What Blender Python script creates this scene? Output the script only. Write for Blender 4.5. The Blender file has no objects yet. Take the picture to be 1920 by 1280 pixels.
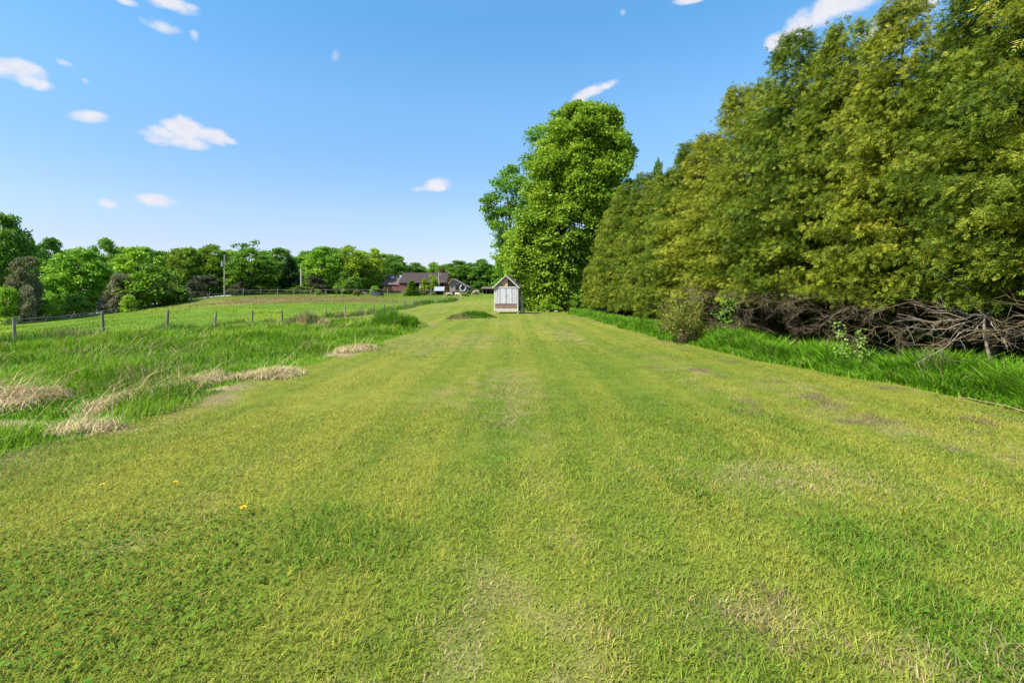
import bpy, bmesh, math, random
import numpy as np
from mathutils import Vector, Matrix, Euler

SC = bpy.context.scene
COL = SC.collection
random.seed(7)
RNG = np.random.default_rng(11)
R = math.radians

# ------------------------------------------------------------------ camera
F = 960.0            # focal length in photograph pixels (1920 wide)
HZ = 553.0           # row of eye level in the photograph
EYE = 1.6
cam_d = bpy.data.cameras.new('camera')
cam_d.sensor_width = 36.0
cam_d.lens = 18.0
cam_d.shift_y = -(640.0 - HZ) / 1920.0
cam_d.clip_start = 0.05
cam_d.clip_end = 5000.0
cam = bpy.data.objects.new('camera', cam_d)
cam.location = (0, 0, EYE)
cam.rotation_euler = (R(90), 0, 0)
COL.objects.link(cam)
SC.camera = cam

# ------------------------------------------------------------------ light, sky, exposure
SUN_EL, SUN_AZ = 48.0, 238.0      # azimuth clockwise from +Y: behind and left of the camera
sd = Vector((math.sin(R(SUN_AZ)) * math.cos(R(SUN_EL)), math.cos(R(SUN_AZ)) * math.cos(R(SUN_EL)), math.sin(R(SUN_EL))))
sun_d = bpy.data.lights.new('sun', 'SUN')
sun_d.energy = 4.4
sun_d.angle = R(0.6)
sun_d.color = (1.0, 0.95, 0.86)
sun = bpy.data.objects.new('sun', sun_d)
sun.rotation_euler = sd.to_track_quat('Z', 'Y').to_euler()
sun.location = (-20, -20, 40)
COL.objects.link(sun)

SC.view_settings.view_transform = 'Standard'
SC.view_settings.look = 'None'
SC.view_settings.gamma = 1.0
SC.view_settings.exposure = 1.0
try:
    SC.cycles.max_bounces = 6
    SC.cycles.diffuse_bounces = 3
    SC.cycles.transmission_bounces = 4
    SC.cycles.glossy_bounces = 2
    SC.cycles.transparent_max_bounces = 4
    SC.cycles.caustics_reflective = False
    SC.cycles.caustics_refractive = False
except Exception:
    pass

SKY_STR = 0.15
CLOUD = 0.47
w = bpy.data.worlds.new('World')
SC.world = w
w.use_nodes = True
nt = w.node_tree
for n in list(nt.nodes):
    nt.nodes.remove(n)


def N(tree, typ, **kw):
    n = tree.nodes.new(typ)
    for k, v in kw.items():
        setattr(n, k, v)
    return n


def put(tree, sock, v):
    if hasattr(v, 'is_linked') or isinstance(v, bpy.types.NodeSocket):
        tree.links.new(v, sock)
    else:
        sock.default_value = v


def MATH(tree, op, a, b=None, clamp=False):
    n = N(tree, 'ShaderNodeMath', operation=op, use_clamp=clamp)
    put(tree, n.inputs[0], a)
    if b is not None:
        put(tree, n.inputs[1], b)
    return n.outputs[0]


def build_world():
    out = N(nt, 'ShaderNodeOutputWorld')
    bg = N(nt, 'ShaderNodeBackground')
    sky = N(nt, 'ShaderNodeTexSky')
    sky.sky_type = 'NISHITA'
    sky.sun_disc = False
    sky.sun_elevation = R(SUN_EL)
    sky.sun_rotation = R(SUN_AZ)
    sky.altitude = 200
    sky.air_density = 1.15
    sky.dust_density = 0.25
    sky.ozone_density = 2.0
    hsv = N(nt, 'ShaderNodeHueSaturation')
    hsv.inputs['Saturation'].default_value = 1.12
    nt.links.new(sky.outputs[0], hsv.inputs['Color'])
    sm = N(nt, 'ShaderNodeVectorMath', operation='SCALE')
    nt.links.new(hsv.outputs[0], sm.inputs[0])
    sm.inputs[3].default_value = SKY_STR
    tc = N(nt, 'ShaderNodeTexCoord')
    nrm = N(nt, 'ShaderNodeVectorMath', operation='NORMALIZE')
    nt.links.new(tc.outputs['Generated'], nrm.inputs[0])
    d = nrm.outputs[0]
    # grade of this sky by elevation: dimmer low down, unseen zenith brightened as added fill
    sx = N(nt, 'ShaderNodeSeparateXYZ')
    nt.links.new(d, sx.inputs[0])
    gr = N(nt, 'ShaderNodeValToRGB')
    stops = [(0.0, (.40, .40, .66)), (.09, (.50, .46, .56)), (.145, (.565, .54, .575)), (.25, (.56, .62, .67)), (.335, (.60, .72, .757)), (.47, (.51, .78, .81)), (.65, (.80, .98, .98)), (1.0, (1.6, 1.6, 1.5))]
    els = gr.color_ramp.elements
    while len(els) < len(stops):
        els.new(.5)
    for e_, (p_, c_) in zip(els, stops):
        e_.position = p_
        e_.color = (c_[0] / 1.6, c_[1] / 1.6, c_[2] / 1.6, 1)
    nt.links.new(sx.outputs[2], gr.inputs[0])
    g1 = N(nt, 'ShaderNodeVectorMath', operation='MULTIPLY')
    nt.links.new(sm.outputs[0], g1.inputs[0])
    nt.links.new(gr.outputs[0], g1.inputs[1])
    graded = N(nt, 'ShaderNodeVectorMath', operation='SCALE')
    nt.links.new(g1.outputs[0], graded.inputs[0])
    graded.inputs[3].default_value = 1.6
    # one puff = an ellipse on the celestial sphere, its edge broken by noise
    puffs = [  # px, py, half width, half height, tilt degrees, strength
        (45, 132, 44, 20, 0, 1.0), (52, 150, 46, 16, -6, .95), (15, 132, 28, 22, 0, .9),
        (166, 219, 44, 13, 8, .95),
        (302, 253, 42, 20, 0, 1.0), (345, 243, 44, 25, 0, 1.05), (392, 255, 38, 19, -6, 1.0), (430, 264, 24, 9, -10, .75),
        (345, 265, 60, 15, 0, .9),
        (202, 382, 21, 12, -8, .9), (289, 375, 42, 15, 0, 1.0),
        (818, 347, 34, 14, 6, .95), (790, 353, 30, 8, 6, .7),
        (1100, 176, 50, 14, 24, .9), (1135, 160, 34, 9, 14, .8),
        (240, 4, 24, 9, 0, .75), (325, 8, 60, 16, 0, .95), (350, 14, 34, 13, 0, .85),
        (300, 50, 48, 20, 0, .5), (366, 70, 14, 16, 0, .5),
        (1456, 78, 30, 20, 32, .9), (1496, 48, 44, 28, 32, 1.0), (1548, 18, 52, 28, 28, 1.05), (1600, 0, 50, 30, 10, 1.0),
        (1720, 8, 46, 30, 0, 1.0), (1660, 60, 45, 40, 0, .8),
        (1290, 2, 44, 8, 0, .7), (1167, 24, 12, 9, 0, .45), (628, 104, 20, 24, 0, .28), (160, 151, 12, 9, 0, .4),
        (120, 118, 26, 10, 0, .3),
    ]
    acc = None
    for px, py, hw, hh, tilt, s in puffs:
        c = Vector(((px - 960) / F, 1.0, (HZ - py) / F)).normalized()
        t1 = Vector((c.y, -c.x, 0)).normalized()
        t2 = t1.cross(c).normalized()
        ct, st = math.cos(R(tilt)), math.sin(R(tilt))
        a1 = t1 * ct + t2 * st
        a2 = t2 * ct - t1 * st
        k = F * (1.0 / c.y) * 1.0
        k = F * math.sqrt(1 + ((px - 960) / F) ** 2 + ((HZ - py) / F) ** 2)
        # foreshortening of a flat picture away from its axis
        sub = N(nt, 'ShaderNodeVectorMath', operation='SUBTRACT')
        nt.links.new(d, sub.inputs[0])
        sub.inputs[1].default_value = c
        d1 = N(nt, 'ShaderNodeVectorMath', operation='DOT_PRODUCT')
        nt.links.new(sub.outputs[0], d1.inputs[0])
        d1.inputs[1].default_value = a1 * (k / (hw * 0.92))
        d2 = N(nt, 'ShaderNodeVectorMath', operation='DOT_PRODUCT')
        nt.links.new(sub.outputs[0], d2.inputs[0])
        d2.inputs[1].default_value = a2 * (k / hh)
        r2 = MATH(nt, 'ADD', MATH(nt, 'MULTIPLY', d1.outputs['Value'], d1.outputs['Value']),
                  MATH(nt, 'MULTIPLY', d2.outputs['Value'], d2.outputs['Value']))
        f = MATH(nt, 'SUBTRACT', s, r2)
        acc = f if acc is None else MATH(nt, 'SMOOTH_MAX' if False else 'MAXIMUM', acc, f)
    mp = N(nt, 'ShaderNodeMapping')
    mp.inputs['Scale'].default_value = (1.0, 1.0, 1.5)
    nt.links.new(d, mp.inputs['Vector'])
    nz = N(nt, 'ShaderNodeTexNoise')
    nz.inputs['Scale'].default_value = 26.0
    nz.inputs['Detail'].default_value = 6.0
    nz.inputs['Roughness'].default_value = 0.58
    nt.links.new(mp.outputs[0], nz.inputs['Vector'])
    e = MATH(nt, 'MULTIPLY', MATH(nt, 'SUBTRACT', nz.outputs['Fac'], 0.475), 2.5)
    dens = MATH(nt, 'ADD', acc, e)
    mr = N(nt, 'ShaderNodeMapRange', interpolation_type='SMOOTHSTEP')
    nt.links.new(dens, mr.inputs['Value'])
    mr.inputs['From Min'].default_value = 0.0
    mr.inputs['From Max'].default_value = 1.1
    mr.inputs['To Min'].default_value = 0.0
    mr.inputs['To Max'].default_value = 0.97
    nz2 = N(nt, 'ShaderNodeTexNoise')
    nz2.inputs['Scale'].default_value = 45.0
    nz2.inputs['Detail'].default_value = 3.0
    nt.links.new(mp.outputs[0], nz2.inputs['Vector'])
    cr = N(nt, 'ShaderNodeMix', data_type='RGBA')
    nt.links.new(nz2.outputs['Fac'], cr.inputs['Factor'])
    cr.inputs['A'].default_value = (CLOUD * .80, CLOUD * .83, CLOUD * .95, 1)
    cr.inputs['B'].default_value = (CLOUD, CLOUD * .99, CLOUD * 1.02, 1)
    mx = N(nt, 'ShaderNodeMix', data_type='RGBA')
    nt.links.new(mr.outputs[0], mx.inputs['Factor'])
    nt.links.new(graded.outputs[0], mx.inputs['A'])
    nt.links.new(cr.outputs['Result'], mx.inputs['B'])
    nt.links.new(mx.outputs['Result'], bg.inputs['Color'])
    bg.inputs['Strength'].default_value = 1.0
    nt.links.new(bg.outputs[0], out.inputs['Surface'])


build_world()

# ------------------------------------------------------------------ helpers


def W(px, py, d):
    return ((px - 960) / F * d, d, EYE - (py - HZ) / F * d)


def tag(o, label=None, cat=None, group=None, kind=None):
    if label:
        o['label'] = label
    if cat:
        o['category'] = cat
    if group:
        o['group'] = group
    if kind:
        o['kind'] = kind
    return o


def empty(name, loc, rz=0.0):
    o = bpy.data.objects.new(name, None)
    o.empty_display_size = 0.3
    o.location = loc
    o.rotation_euler = (0, 0, rz)
    COL.objects.link(o)
    return o


def np_mesh(name, V, faces, mat=None, col=None, fac=None, smooth=False):
    """faces: list of integer arrays (n,k)"""
    me = bpy.data.meshes.new(name)
    V = np.asarray(V, dtype=np.float32)
    me.vertices.add(len(V))
    me.vertices.foreach_set('co', V.ravel())
    faces = [np.asarray(f, dtype=np.int32) for f in faces if len(f)]
    nl = sum(f.size for f in faces)
    me.loops.add(nl)
    me.loops.foreach_set('vertex_index', np.concatenate([f.ravel() for f in faces]))
    tot = np.concatenate([np.full(len(f), f.shape[1], dtype=np.int32) for f in faces])
    st = np.concatenate([[0], np.cumsum(tot)[:-1]]).astype(np.int32)
    me.polygons.add(len(tot))
    me.polygons.foreach_set('loop_start', st)
    me.polygons.foreach_set('loop_total', tot)
    me.update(calc_edges=True)
    if smooth:
        me.polygons.foreach_set('use_smooth', np.ones(len(tot), dtype=bool))
    if col is not None:
        a = me.attributes.new('tint', 'FLOAT_COLOR', 'POINT')
        c = np.ones((len(V), 4), dtype=np.float32)
        c[:, :3] = col
        a.data.foreach_set('color', c.ravel())
    if fac is not None:
        a = me.attributes.new('shade', 'FLOAT', 'POINT')
        a.data.foreach_set('value', np.asarray(fac, dtype=np.float32))
    if mat:
        me.materials.append(mat)
    return me


def link(name, me, parent=None):
    o = bpy.data.objects.new(name, me)
    COL.objects.link(o)
    if parent:
        o.parent = parent
    return o


def hash2(ix, iy, seed):
    n = (ix.astype(np.int64) * 374761393 + iy.astype(np.int64) * 668265263 + seed * 974634777) & 0x7fffffff
    n = ((n ^ (n >> 13)) * 1274126177) & 0x7fffffff
    n = n ^ (n >> 16)
    return (n & 0xffff) / 65535.0


def vnoise(x, y, seed=0):
    x = np.asarray(x, dtype=np.float64)
    y = np.asarray(y, dtype=np.float64)
    ix, iy = np.floor(x), np.floor(y)
    fx, fy = x - ix, y - iy
    fx = fx * fx * (3 - 2 * fx)
    fy = fy * fy * (3 - 2 * fy)
    ix = ix.astype(np.int64)
    iy = iy.astype(np.int64)
    a, b = hash2(ix, iy, seed), hash2(ix + 1, iy, seed)
    c, d = hash2(ix, iy + 1, seed), hash2(ix + 1, iy + 1, seed)
    return (a * (1 - fx) + b * fx) * (1 - fy) + (c * (1 - fx) + d * fx) * fy


def fbm(x, y, seed=0, o=4):
    s, a, t = 0, 1.0, 0
    for k in range(o):
        s = s + a * vnoise(x * 2 ** k + 17.3 * k, y * 2 ** k - 9.1 * k, seed + k)
        t += a
        a *= .5
    return s / t


def sstep(a, b, x):
    t = np.clip((x - a) / (b - a), 0, 1)
    return t * t * (3 - 2 * t)


def lerp(a, b, t):
    return a + (b - a) * t


# ------------------------------------------------------------------ terrain
CP = []
for x, y in ((-6, 0), (0, 0), (6, 0), (-4, 5), (0, 5), (5, 5), (12, 5), (-4, 11), (0, 11), (5, 11), (12, 12), (-9, 7), (-3, 16), (3, 16), (14, 25)):
    CP.append((x, y, 0.0))
for p in ((950, 587, 36), (960, 620, 22), (880, 575, 52), (915, 562, 76), (1070, 590, 35), (1250, 640, 17.3), (1040, 583, 46),
          (790, 607, 27), (30, 645, 18), (178, 627, 21), (292, 622, 24.2), (384, 618, 27.5), (461, 613, 31.1), (520, 609, 34.6),
          (610, 598, 41.7), (675, 591, 48.9), (744, 581, 60), (830, 569, 83),
          (0, 612, 64), (120, 600, 70), (240, 584, 78), (330, 567, 85), (420, 557, 92), (500, 554.5, 96), (580, 553.5, 99), (660, 553, 101), (760, 552.5, 104), (900, 552.5, 106),
          (300, 596, 50), (0, 627, 45), (500, 577, 62), (700, 566, 78), (780, 550, 125), (400, 556, 110), (200, 578, 92), (0, 604, 72), (120, 593, 78), (240, 577, 86), (330, 562, 93), (0, 600, 84)):
    CP.append(W(*p))
CP += [(-300, -50, -4), (-300, 350, -4), (0, 350, 3), (300, 350, 2), (300, -50, 0), (0, -60, 0), (-60, -30, -1), (60, 40, 0.2), (60, 120, 1.2), (0, 160, 2.2), (-120, 160, -2.0)]
CP = np.array(CP)


def _phi(r2):
    return 0.5 * r2 * np.log(r2 + 1e-9)


_S = 50.0
_P = CP[:, :2] / _S
_n = len(CP)
_A = np.zeros((_n + 3, _n + 3))
_d2 = ((_P[:, None] - _P[None]) ** 2).sum(-1)
_A[:_n, :_n] = _phi(_d2) + np.eye(_n) * 0.004
_A[:_n, _n] = 1
_A[:_n, _n + 1:] = _P
_A[_n:, :_n] = _A[:_n, _n:].T
_wt = np.linalg.solve(_A, np.concatenate([CP[:, 2], [0, 0, 0]]))


def tps(x, y):
    x = np.atleast_1d(np.asarray(x, float)) / _S
    y = np.atleast_1d(np.asarray(y, float)) / _S
    out = np.empty_like(x)
    for s in range(0, len(x), 40000):
        xs, ys = x[s:s + 40000], y[s:s + 40000]
        d2 = (xs[:, None] - _P[None, :, 0]) ** 2 + (ys[:, None] - _P[None, :, 1]) ** 2
        out[s:s + 40000] = _phi(d2) @ _wt[:_n] + _wt[_n] + _wt[_n + 1] * xs + _wt[_n + 2] * ys
    return out


XR_Y = np.array([-60, 2, 6.9, 9.5, 12.1, 17.3, 26, 36, 44, 60])
XR_X = np.array([7.4, 7.1, 6.92, 6.7, 6.2, 5.45, 4.9, 4.1, 5.0, 9.0])


def x_right(y):
    return np.interp(y, XR_Y, XR_X)


def fence_x(y):
    return -19.1 + 0.094 * np.asarray(y, float)


ROUGH = np.array([(-40, -12), (-5.3, -12), (-5.0, 3), (-4.95, 5.5), (-4.75, 7), (-4.8, 9.5), (-4.55, 12), (-4.35, 15.8), (-4.2, 21), (-4.05, 25.5),
                  (-6.0, 30), (-9.5, 34.5), (-14.5, 36), (-15.3, 30), (-16.0, 24), (-16.6, 18), (-18, 12), (-40, 11)])


def poly_sd(x, y, P):
    """signed distance, positive inside"""
    x = np.asarray(x, float)
    y = np.asarray(y, float)
    best = np.full(x.shape, 1e9)
    ins = np.zeros(x.shape, bool)
    m = len(P)
    for i in range(m):
        ax, ay = P[i]
        bx, by = P[(i + 1) % m]
        ex, ey = bx - ax, by - ay
        t = np.clip(((x - ax) * ex + (y - ay) * ey) / (ex * ex + ey * ey), 0, 1)
        best = np.minimum(best, np.hypot(x - ax - t * ex, y - ay - t * ey))
        c = ((ay > y) != (by > y)) & (x < ex * (y - ay) / (by - ay + 1e-12) + ax)
        ins ^= c
    return np.where(ins, best, -best)


def rough_sd(x, y):
    return poly_sd(x, y, ROUGH) + (fbm(x * .7, y * .7, 5, 3) - .5) * 1.0


def band_sd(x, y):
    """tall strip at the foot of the hedge: positive right of the mown edge"""
    return x - x_right(y) + (fbm(x * .8, y * .8, 8, 3) - .5) * .7


def ground_z(x, y):
    x = np.atleast_1d(np.asarray(x, float))
    y = np.atleast_1d(np.asarray(y, float))
    z = tps(x, y)
    d = np.hypot(x, y)
    z = z + (fbm(x * .5, y * .5, 21, 3) - .5) * .10 * sstep(1, 6, d)
    r = sstep(0, 1.2, poly_sd(x, y, ROUGH))
    z = z + r * (fbm(x * .45, y * .45, 31, 3) - .55) * .30
    pz = sstep(0, 3, fence_x(y) - x)
    z = z + pz * (fbm(x * .25, y * .25, 41, 3) - .5) * .35
    z = z - 0.35 * sstep(0.6, 3.0, x - x_right(y)) * sstep(60, 40, y) * 0.3
    return z


def gz(x, y):
    return float(ground_z(x, y)[0])


def ground_at(px, d):
    x = (px - 960) / F * d
    return (x, d, gz(x, d))


# palette (linear albedo)
C_GREEN = np.array([.138, .192, .020])
C_YGREEN = np.array([.250, .248, .034])
C_DGREEN = np.array([.070, .145, .010])
C_STRAW = np.array([.36, .28, .13])
C_PINKSTRAW = np.array([.36, .25, .155])
C_DIRT = np.array([.155, .105, .065])
C_TALL = np.array([.120, .260, .012])


def lawn_color(x, y, rng=None):
    """colour of mown turf: mower stripes, yellow dry patches, clover-dark patches, bare scuffs.
    with rng every blade picks its own mix, so patches are made of blades and not of flat tone"""
    wob = (fbm(x * .25, y * .07, 3, 2) - .5) * .8
    u = x + wob + .00035 * y * y
    stripe = np.clip(np.sin(u * 2 * np.pi / 1.15) * 1.8, -1, 1) * (.45 + .55 * fbm(x * .5, y * .1, 33, 2))
    thin = np.clip(np.sin(u * 2 * np.pi / .38 + 1.0), -1, 1)
    yy = np.where(y < 4, y, 4 + (y - 4) * .30)          # wheel and mower marks draw the patches out lengthwise
    big = fbm(x * .33, yy * .22, 51, 3)
    mid = fbm(x * 1.4, yy * 1.0, 61, 3)
    fine = fbm(x * 5, y * 4, 71, 2)
    t = .50 + stripe * .24 + thin * .12 + (big - .5) * .7 + (mid - .5) * .7 + (fine - .5) * .5
    if rng is not None:
        t = t + rng.normal(0, .22, len(x))
    t = np.clip(t, 0, 1)[..., None]
    c = lerp(C_GREEN, C_YGREEN, t)
    pd = sstep(.58, .72, fbm(x * .9 + 3, yy * .9, 81, 3)) * .42
    ps = sstep(.50, .72, fbm(x * .85 + 9, yy * .75 + 4, 91, 4)) * .55
    ps = ps * sstep(.35, .6, fine)
    ps = np.clip(ps + .8 * np.exp(-(((x - 2.4) / .8) ** 2 + ((y - 4.5) / .40) ** 2)) * sstep(.35, .6, mid * .5 + fine * .5)
                 + .7 * np.exp(-(((x - 1.2) / .30) ** 2 + ((y - 2.55) / .16) ** 2)) * sstep(.3, .6, fine)
                 + .7 * np.exp(-(((x - 2.0) / .5) ** 2 + ((y - 2.2) / .20) ** 2)) * sstep(.3, .6, fine)
                 + .5 * np.exp(-(((x + 2.55) / .25) ** 2 + ((y - 3.3) / .2) ** 2)) * sstep(.3, .6, fine), 0, 1)
    pdirt = sstep(.66, .78, fbm(x * 1.7 + 2, y * 1.7 + 8, 101, 3)) * sstep(.38, .55, big + .1) * sstep(.5, 2.0, x)
    if rng is not None:
        c = np.where((rng.random(len(x)) < pd)[..., None], C_DGREEN * np.array([1.2, 1.15, 1.2]), c)
        c = np.where((rng.random(len(x)) < ps * .8)[..., None], C_STRAW * np.array([.82, .86, .8]), c)
        c = np.where((rng.random(len(x)) < pdirt * .5)[..., None], C_DIRT * 1.3, c)
    else:
        c = lerp(c, C_DGREEN * np.array([1.2, 1.15, 1.2]), (pd * .6)[..., None])
        c = lerp(c, C_STRAW * .85, (ps * .6)[..., None])
        c = lerp(c, C_DIRT, (pdirt * .7)[..., None])
    return c


# straw mats in the rough, read off the photograph: px, py centre on ground, half-widths in m
MATS = [(28, 752, .55, .45), (180, 772, .30, .35), (270, 742, .36, .45), (365, 718, .40, .55), (440, 708, .25, .3), (505, 703, .50, .30),
        (668, 656, .60, .45), (150, 808, .5, .16), (735, 610, .5, 1.0), (580, 606, 1.0, .6), (640, 664, .5, .3), (20, 800, .4, .2), (430, 728, .3, .2)]



def mat_pos(px, py):
    d = EYE * F / (py - HZ)
    for _ in range(12):
        x = (px - 960) / F * d
        d = (EYE - gz(x, d)) * F / (py - HZ)
    return (px - 960) / F * d, d


MATP = [mat_pos(a, b) + (c, e) for a, b, c, e in MATS]


def mat_mask(x, y):
    m = np.zeros_like(x)
    nz = (fbm(x * 2.2, y * 2.2, 111, 3) - .5) * 1.3
    for mx, my, a, b in MATP:
        # mats lie along the mown edge (mostly +y direction seen in perspective)
        u, v = (x - mx), (y - my)
        m = np.maximum(m, 1.15 - np.sqrt((u / a) ** 2 + (v / (b * 1.5)) ** 2) + nz)
    return sstep(.1, .55, m)


def zone_color(x, y):
    lc = lawn_color(x, y)
    rs = rough_sd(x, y)
    r = sstep(-.12, .25, rs)
    nz = fbm(x * .6, y * .6, 121, 3)
    tall = lerp(C_TALL * .8, C_TALL * np.array([1.35, 1.1, 1.2]), nz[..., None])
    tall = lerp(tall, C_STRAW * .55, (sstep(.56, .75, fbm(x * 1.1, y * .8, 131, 3)) * .6)[..., None])
    c = lerp(lc, tall, r[..., None])
    # thatch along the mown edge of the rough
    edge = np.exp(-((rs + .15) / .28) ** 2) * sstep(.42, .62, fbm(x * .9, y * .9, 141, 3)) * sstep(36, 22, y)
    c = lerp(c, C_PINKSTRAW * .8, (edge * .75)[..., None])
    c = lerp(c, C_PINKSTRAW * 1.05, mat_mask(x, y)[..., None])
    # pale mown strip beside the wire fence
    fo = x - fence_x(y)
    strip = np.exp(-((fo - 1.0) / .5) ** 2) * sstep(10, 16, y) * sstep(40, 33, y)
    c = lerp(c, C_STRAW * .8, (strip * .55)[..., None])
    # pasture
    p = sstep(.1, .7, -fo) * sstep(9, 12, y)
    pn = fbm(x * .12, y * .12, 151, 4)
    pf = fbm(x * .7, y * .45, 161, 3)
    pc = lerp(np.array([.095, .185, .012]), np.array([.205, .275, .018]), np.clip(.5 + (pn - .5) * 1.2 + (pf - .5) * 1.8, 0, 1)[..., None])
    bare = 1.3 * np.exp(-(((x + 34) / 16) ** 2 + ((y - 84) / 10) ** 2)) * sstep(.25, .5, pf * .6 + pn * .4)
    pc = lerp(pc, np.array([.19, .12, .055]), (np.clip(bare * 1.35, 0, 1) * .8)[..., None])
    c = lerp(c, pc, p[..., None])
    far = sstep(85, 100, y)
    c = lerp(c, pc * .8, far[..., None])
    # tall strip and the litter under the hedge
    bs = band_sd(x, y)
    b = sstep(-.1, .2, bs) * sstep(52, 44, y)
    c = lerp(c, C_TALL * .8, b[..., None])
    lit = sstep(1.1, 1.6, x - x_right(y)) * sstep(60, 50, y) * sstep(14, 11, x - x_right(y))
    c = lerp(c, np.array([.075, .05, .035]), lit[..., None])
    return c


def axis(lo_fine, hi_fine, step, lo, hi, grow=1.12):
    a = list(np.arange(lo_fine, hi_fine + 1e-6, step))
    s, v = step, hi_fine
    while v < hi:
        s = min(s * grow, 12)
        v += s
        a.append(v)
    s, v = step, lo_fine
    b = []
    while v > lo:
        s = min(s * grow, 12)
        v -= s
        b.append(v)
    return np.array(b[::-1] + a)


gx = axis(-9, 9, .13, -420, 420, 1.06)
gy = axis(1, 16, .13, -60, 600, 1.035)
GX, GY = np.meshgrid(gx, gy)
vx, vy = GX.ravel(), GY.ravel()
vz = ground_z(vx, vy)
nxg, nyg = len(gx), len(gy)
ii = np.arange(nxg * nyg).reshape(nyg, nxg)
quads = np.stack([ii[:-1, :-1], ii[:-1, 1:], ii[1:, 1:], ii[1:, :-1]], -1).reshape(-1, 4)


def basic(name, rough=.8, spec=.2):
    m = bpy.data.materials.new(name)
    m.use_nodes = True
    b = m.node_tree.nodes['Principled BSDF']
    b.inputs['Roughness'].default_value = rough
    b.inputs['Specular IOR Level'].default_value = spec
    return m, m.node_tree, b


def ground_material():
    m, t, b = basic('ground_turf', .95, .08)
    at = N(t, 'ShaderNodeAttribute', attribute_name='tint')
    geo = N(t, 'ShaderNodeNewGeometry')
    n1 = N(t, 'ShaderNodeTexNoise')
    n1.inputs['Scale'].default_value = 34
    n1.inputs['Detail'].default_value = 6
    n1.inputs['Roughness'].default_value = .7
    t.links.new(geo.outputs['Position'], n1.inputs['Vector'])
    n2 = N(t, 'ShaderNodeTexNoise')
    n2.inputs['Scale'].default_value = 3.1
    n2.inputs['Detail'].default_value = 5
    t.links.new(geo.outputs['Position'], n2.inputs['Vector'])
    r1 = N(t, 'ShaderNodeMapRange')
    t.links.new(n1.outputs['Fac'], r1.inputs[0])
    r1.inputs[1].default_value, r1.inputs[2].default_value = .3, .7
    r1.inputs[3].default_value, r1.inputs[4].default_value = .55, 1.25
    r2 = N(t, 'ShaderNodeMapRange')
    t.links.new(n2.outputs['Fac'], r2.inputs[0])
    r2.inputs[1].default_value, r2.inputs[2].default_value = .3, .7
    r2.inputs[3].default_value, r2.inputs[4].default_value = .85, 1.12
    f = MATH(t, 'MULTIPLY', r1.outputs[0], r2.outputs[0])
    vm = N(t, 'ShaderNodeVectorMath', operation='SCALE')
    t.links.new(at.outputs['Color'], vm.inputs[0])
    t.links.new(f, vm.inputs[3])
    t.links.new(vm.outputs[0], b.inputs['Base Color'])
    bp = N(t, 'ShaderNodeBump')
    bp.inputs['Strength'].default_value = .6
    bp.inputs['Distance'].default_value = .03
    t.links.new(n1.outputs['Fac'], bp.inputs['Height'])
    t.links.new(bp.outputs[0], b.inputs['Normal'])
    return m


M_GROUND = ground_material()
g = link('ground', np_mesh('ground', np.stack([vx, vy, vz], 1), [quads], M_GROUND, col=zone_color(vx, vy) * .92, smooth=True))
tag(g, kind='structure')


# ------------------------------------------------------------------ materials for foliage
def tint_leaf(name, trans=.35, rough=.6):
    """blade / leaf whose colour comes from its own vertex tint"""
    m = bpy.data.materials.new(name)
    m.use_nodes = True
    t = m.node_tree
    t.nodes.clear()
    out = N(t, 'ShaderNodeOutputMaterial')
    at = N(t, 'ShaderNodeAttribute', attribute_name='tint')
    p = N(t, 'ShaderNodeBsdfPrincipled')
    p.inputs['Roughness'].default_value = rough
    p.inputs['Specular IOR Level'].default_value = .10
    t.links.new(at.outputs['Color'], p.inputs['Base Color'])
    tr = N(t, 'ShaderNodeBsdfTranslucent')
    t.links.new(at.outputs['Color'], tr.inputs['Color'])
    mx = N(t, 'ShaderNodeMixShader')
    mx.inputs[0].default_value = trans
    t.links.new(p.outputs[0], mx.inputs[1])
    t.links.new(tr.outputs[0], mx.inputs[2])
    t.links.new(mx.outputs[0], out.inputs['Surface'])
    return m


def ramp_leaf(name, stops, trans=.35, rough=.55, objvar=.12, huevar=.02):
    """leaf: per-leaf random picks a colour between the stops; each copy differs slightly"""
    m = bpy.data.materials.new(name)
    m.use_nodes = True
    t = m.node_tree
    t.nodes.clear()
    out = N(t, 'ShaderNodeOutputMaterial')
    at = N(t, 'ShaderNodeAttribute', attribute_name='shade')
    cr = N(t, 'ShaderNodeValToRGB')
    els = cr.color_ramp.elements
    while len(els) < len(stops):
        els.new(.5)
    for e, (p, c) in zip(els, stops):
        e.position = p
        e.color = (*c, 1)
    t.links.new(at.outputs['Fac'], cr.inputs[0])
    oi = N(t, 'ShaderNodeObjectInfo')
    hs = N(t, 'ShaderNodeHueSaturation')
    mr = N(t, 'ShaderNodeMapRange')
    t.links.new(oi.outputs['Random'], mr.inputs[0])
    mr.inputs[3].default_value, mr.inputs[4].default_value = 1 - objvar, 1 + objvar
    t.links.new(mr.outputs[0], hs.inputs['Value'])
    mh = N(t, 'ShaderNodeMapRange')
    t.links.new(oi.outputs['Random'], mh.inputs[0])
    mh.inputs[3].default_value, mh.inputs[4].default_value = .5 + huevar * 1.7, .5 - huevar * .5
    t.links.new(mh.outputs[0], hs.inputs['Hue'])
    t.links.new(cr.outputs[0], hs.inputs['Color'])
    p = N(t, 'ShaderNodeBsdfPrincipled')
    p.inputs['Roughness'].default_value = rough
    p.inputs['Specular IOR Level'].default_value = .18
    t.links.new(hs.outputs[0], p.inputs['Base Color'])
    tr = N(t, 'ShaderNodeBsdfTranslucent')
    t.links.new(hs.outputs[0], tr.inputs['Color'])
    mx = N(t, 'ShaderNodeMixShader')
    mx.inputs[0].default_value = trans
    t.links.new(p.outputs[0], mx.inputs[1])
    t.links.new(tr.outputs[0], mx.inputs[2])
    t.links.new(mx.outputs[0], out.inputs['Surface'])
    return m


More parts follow.
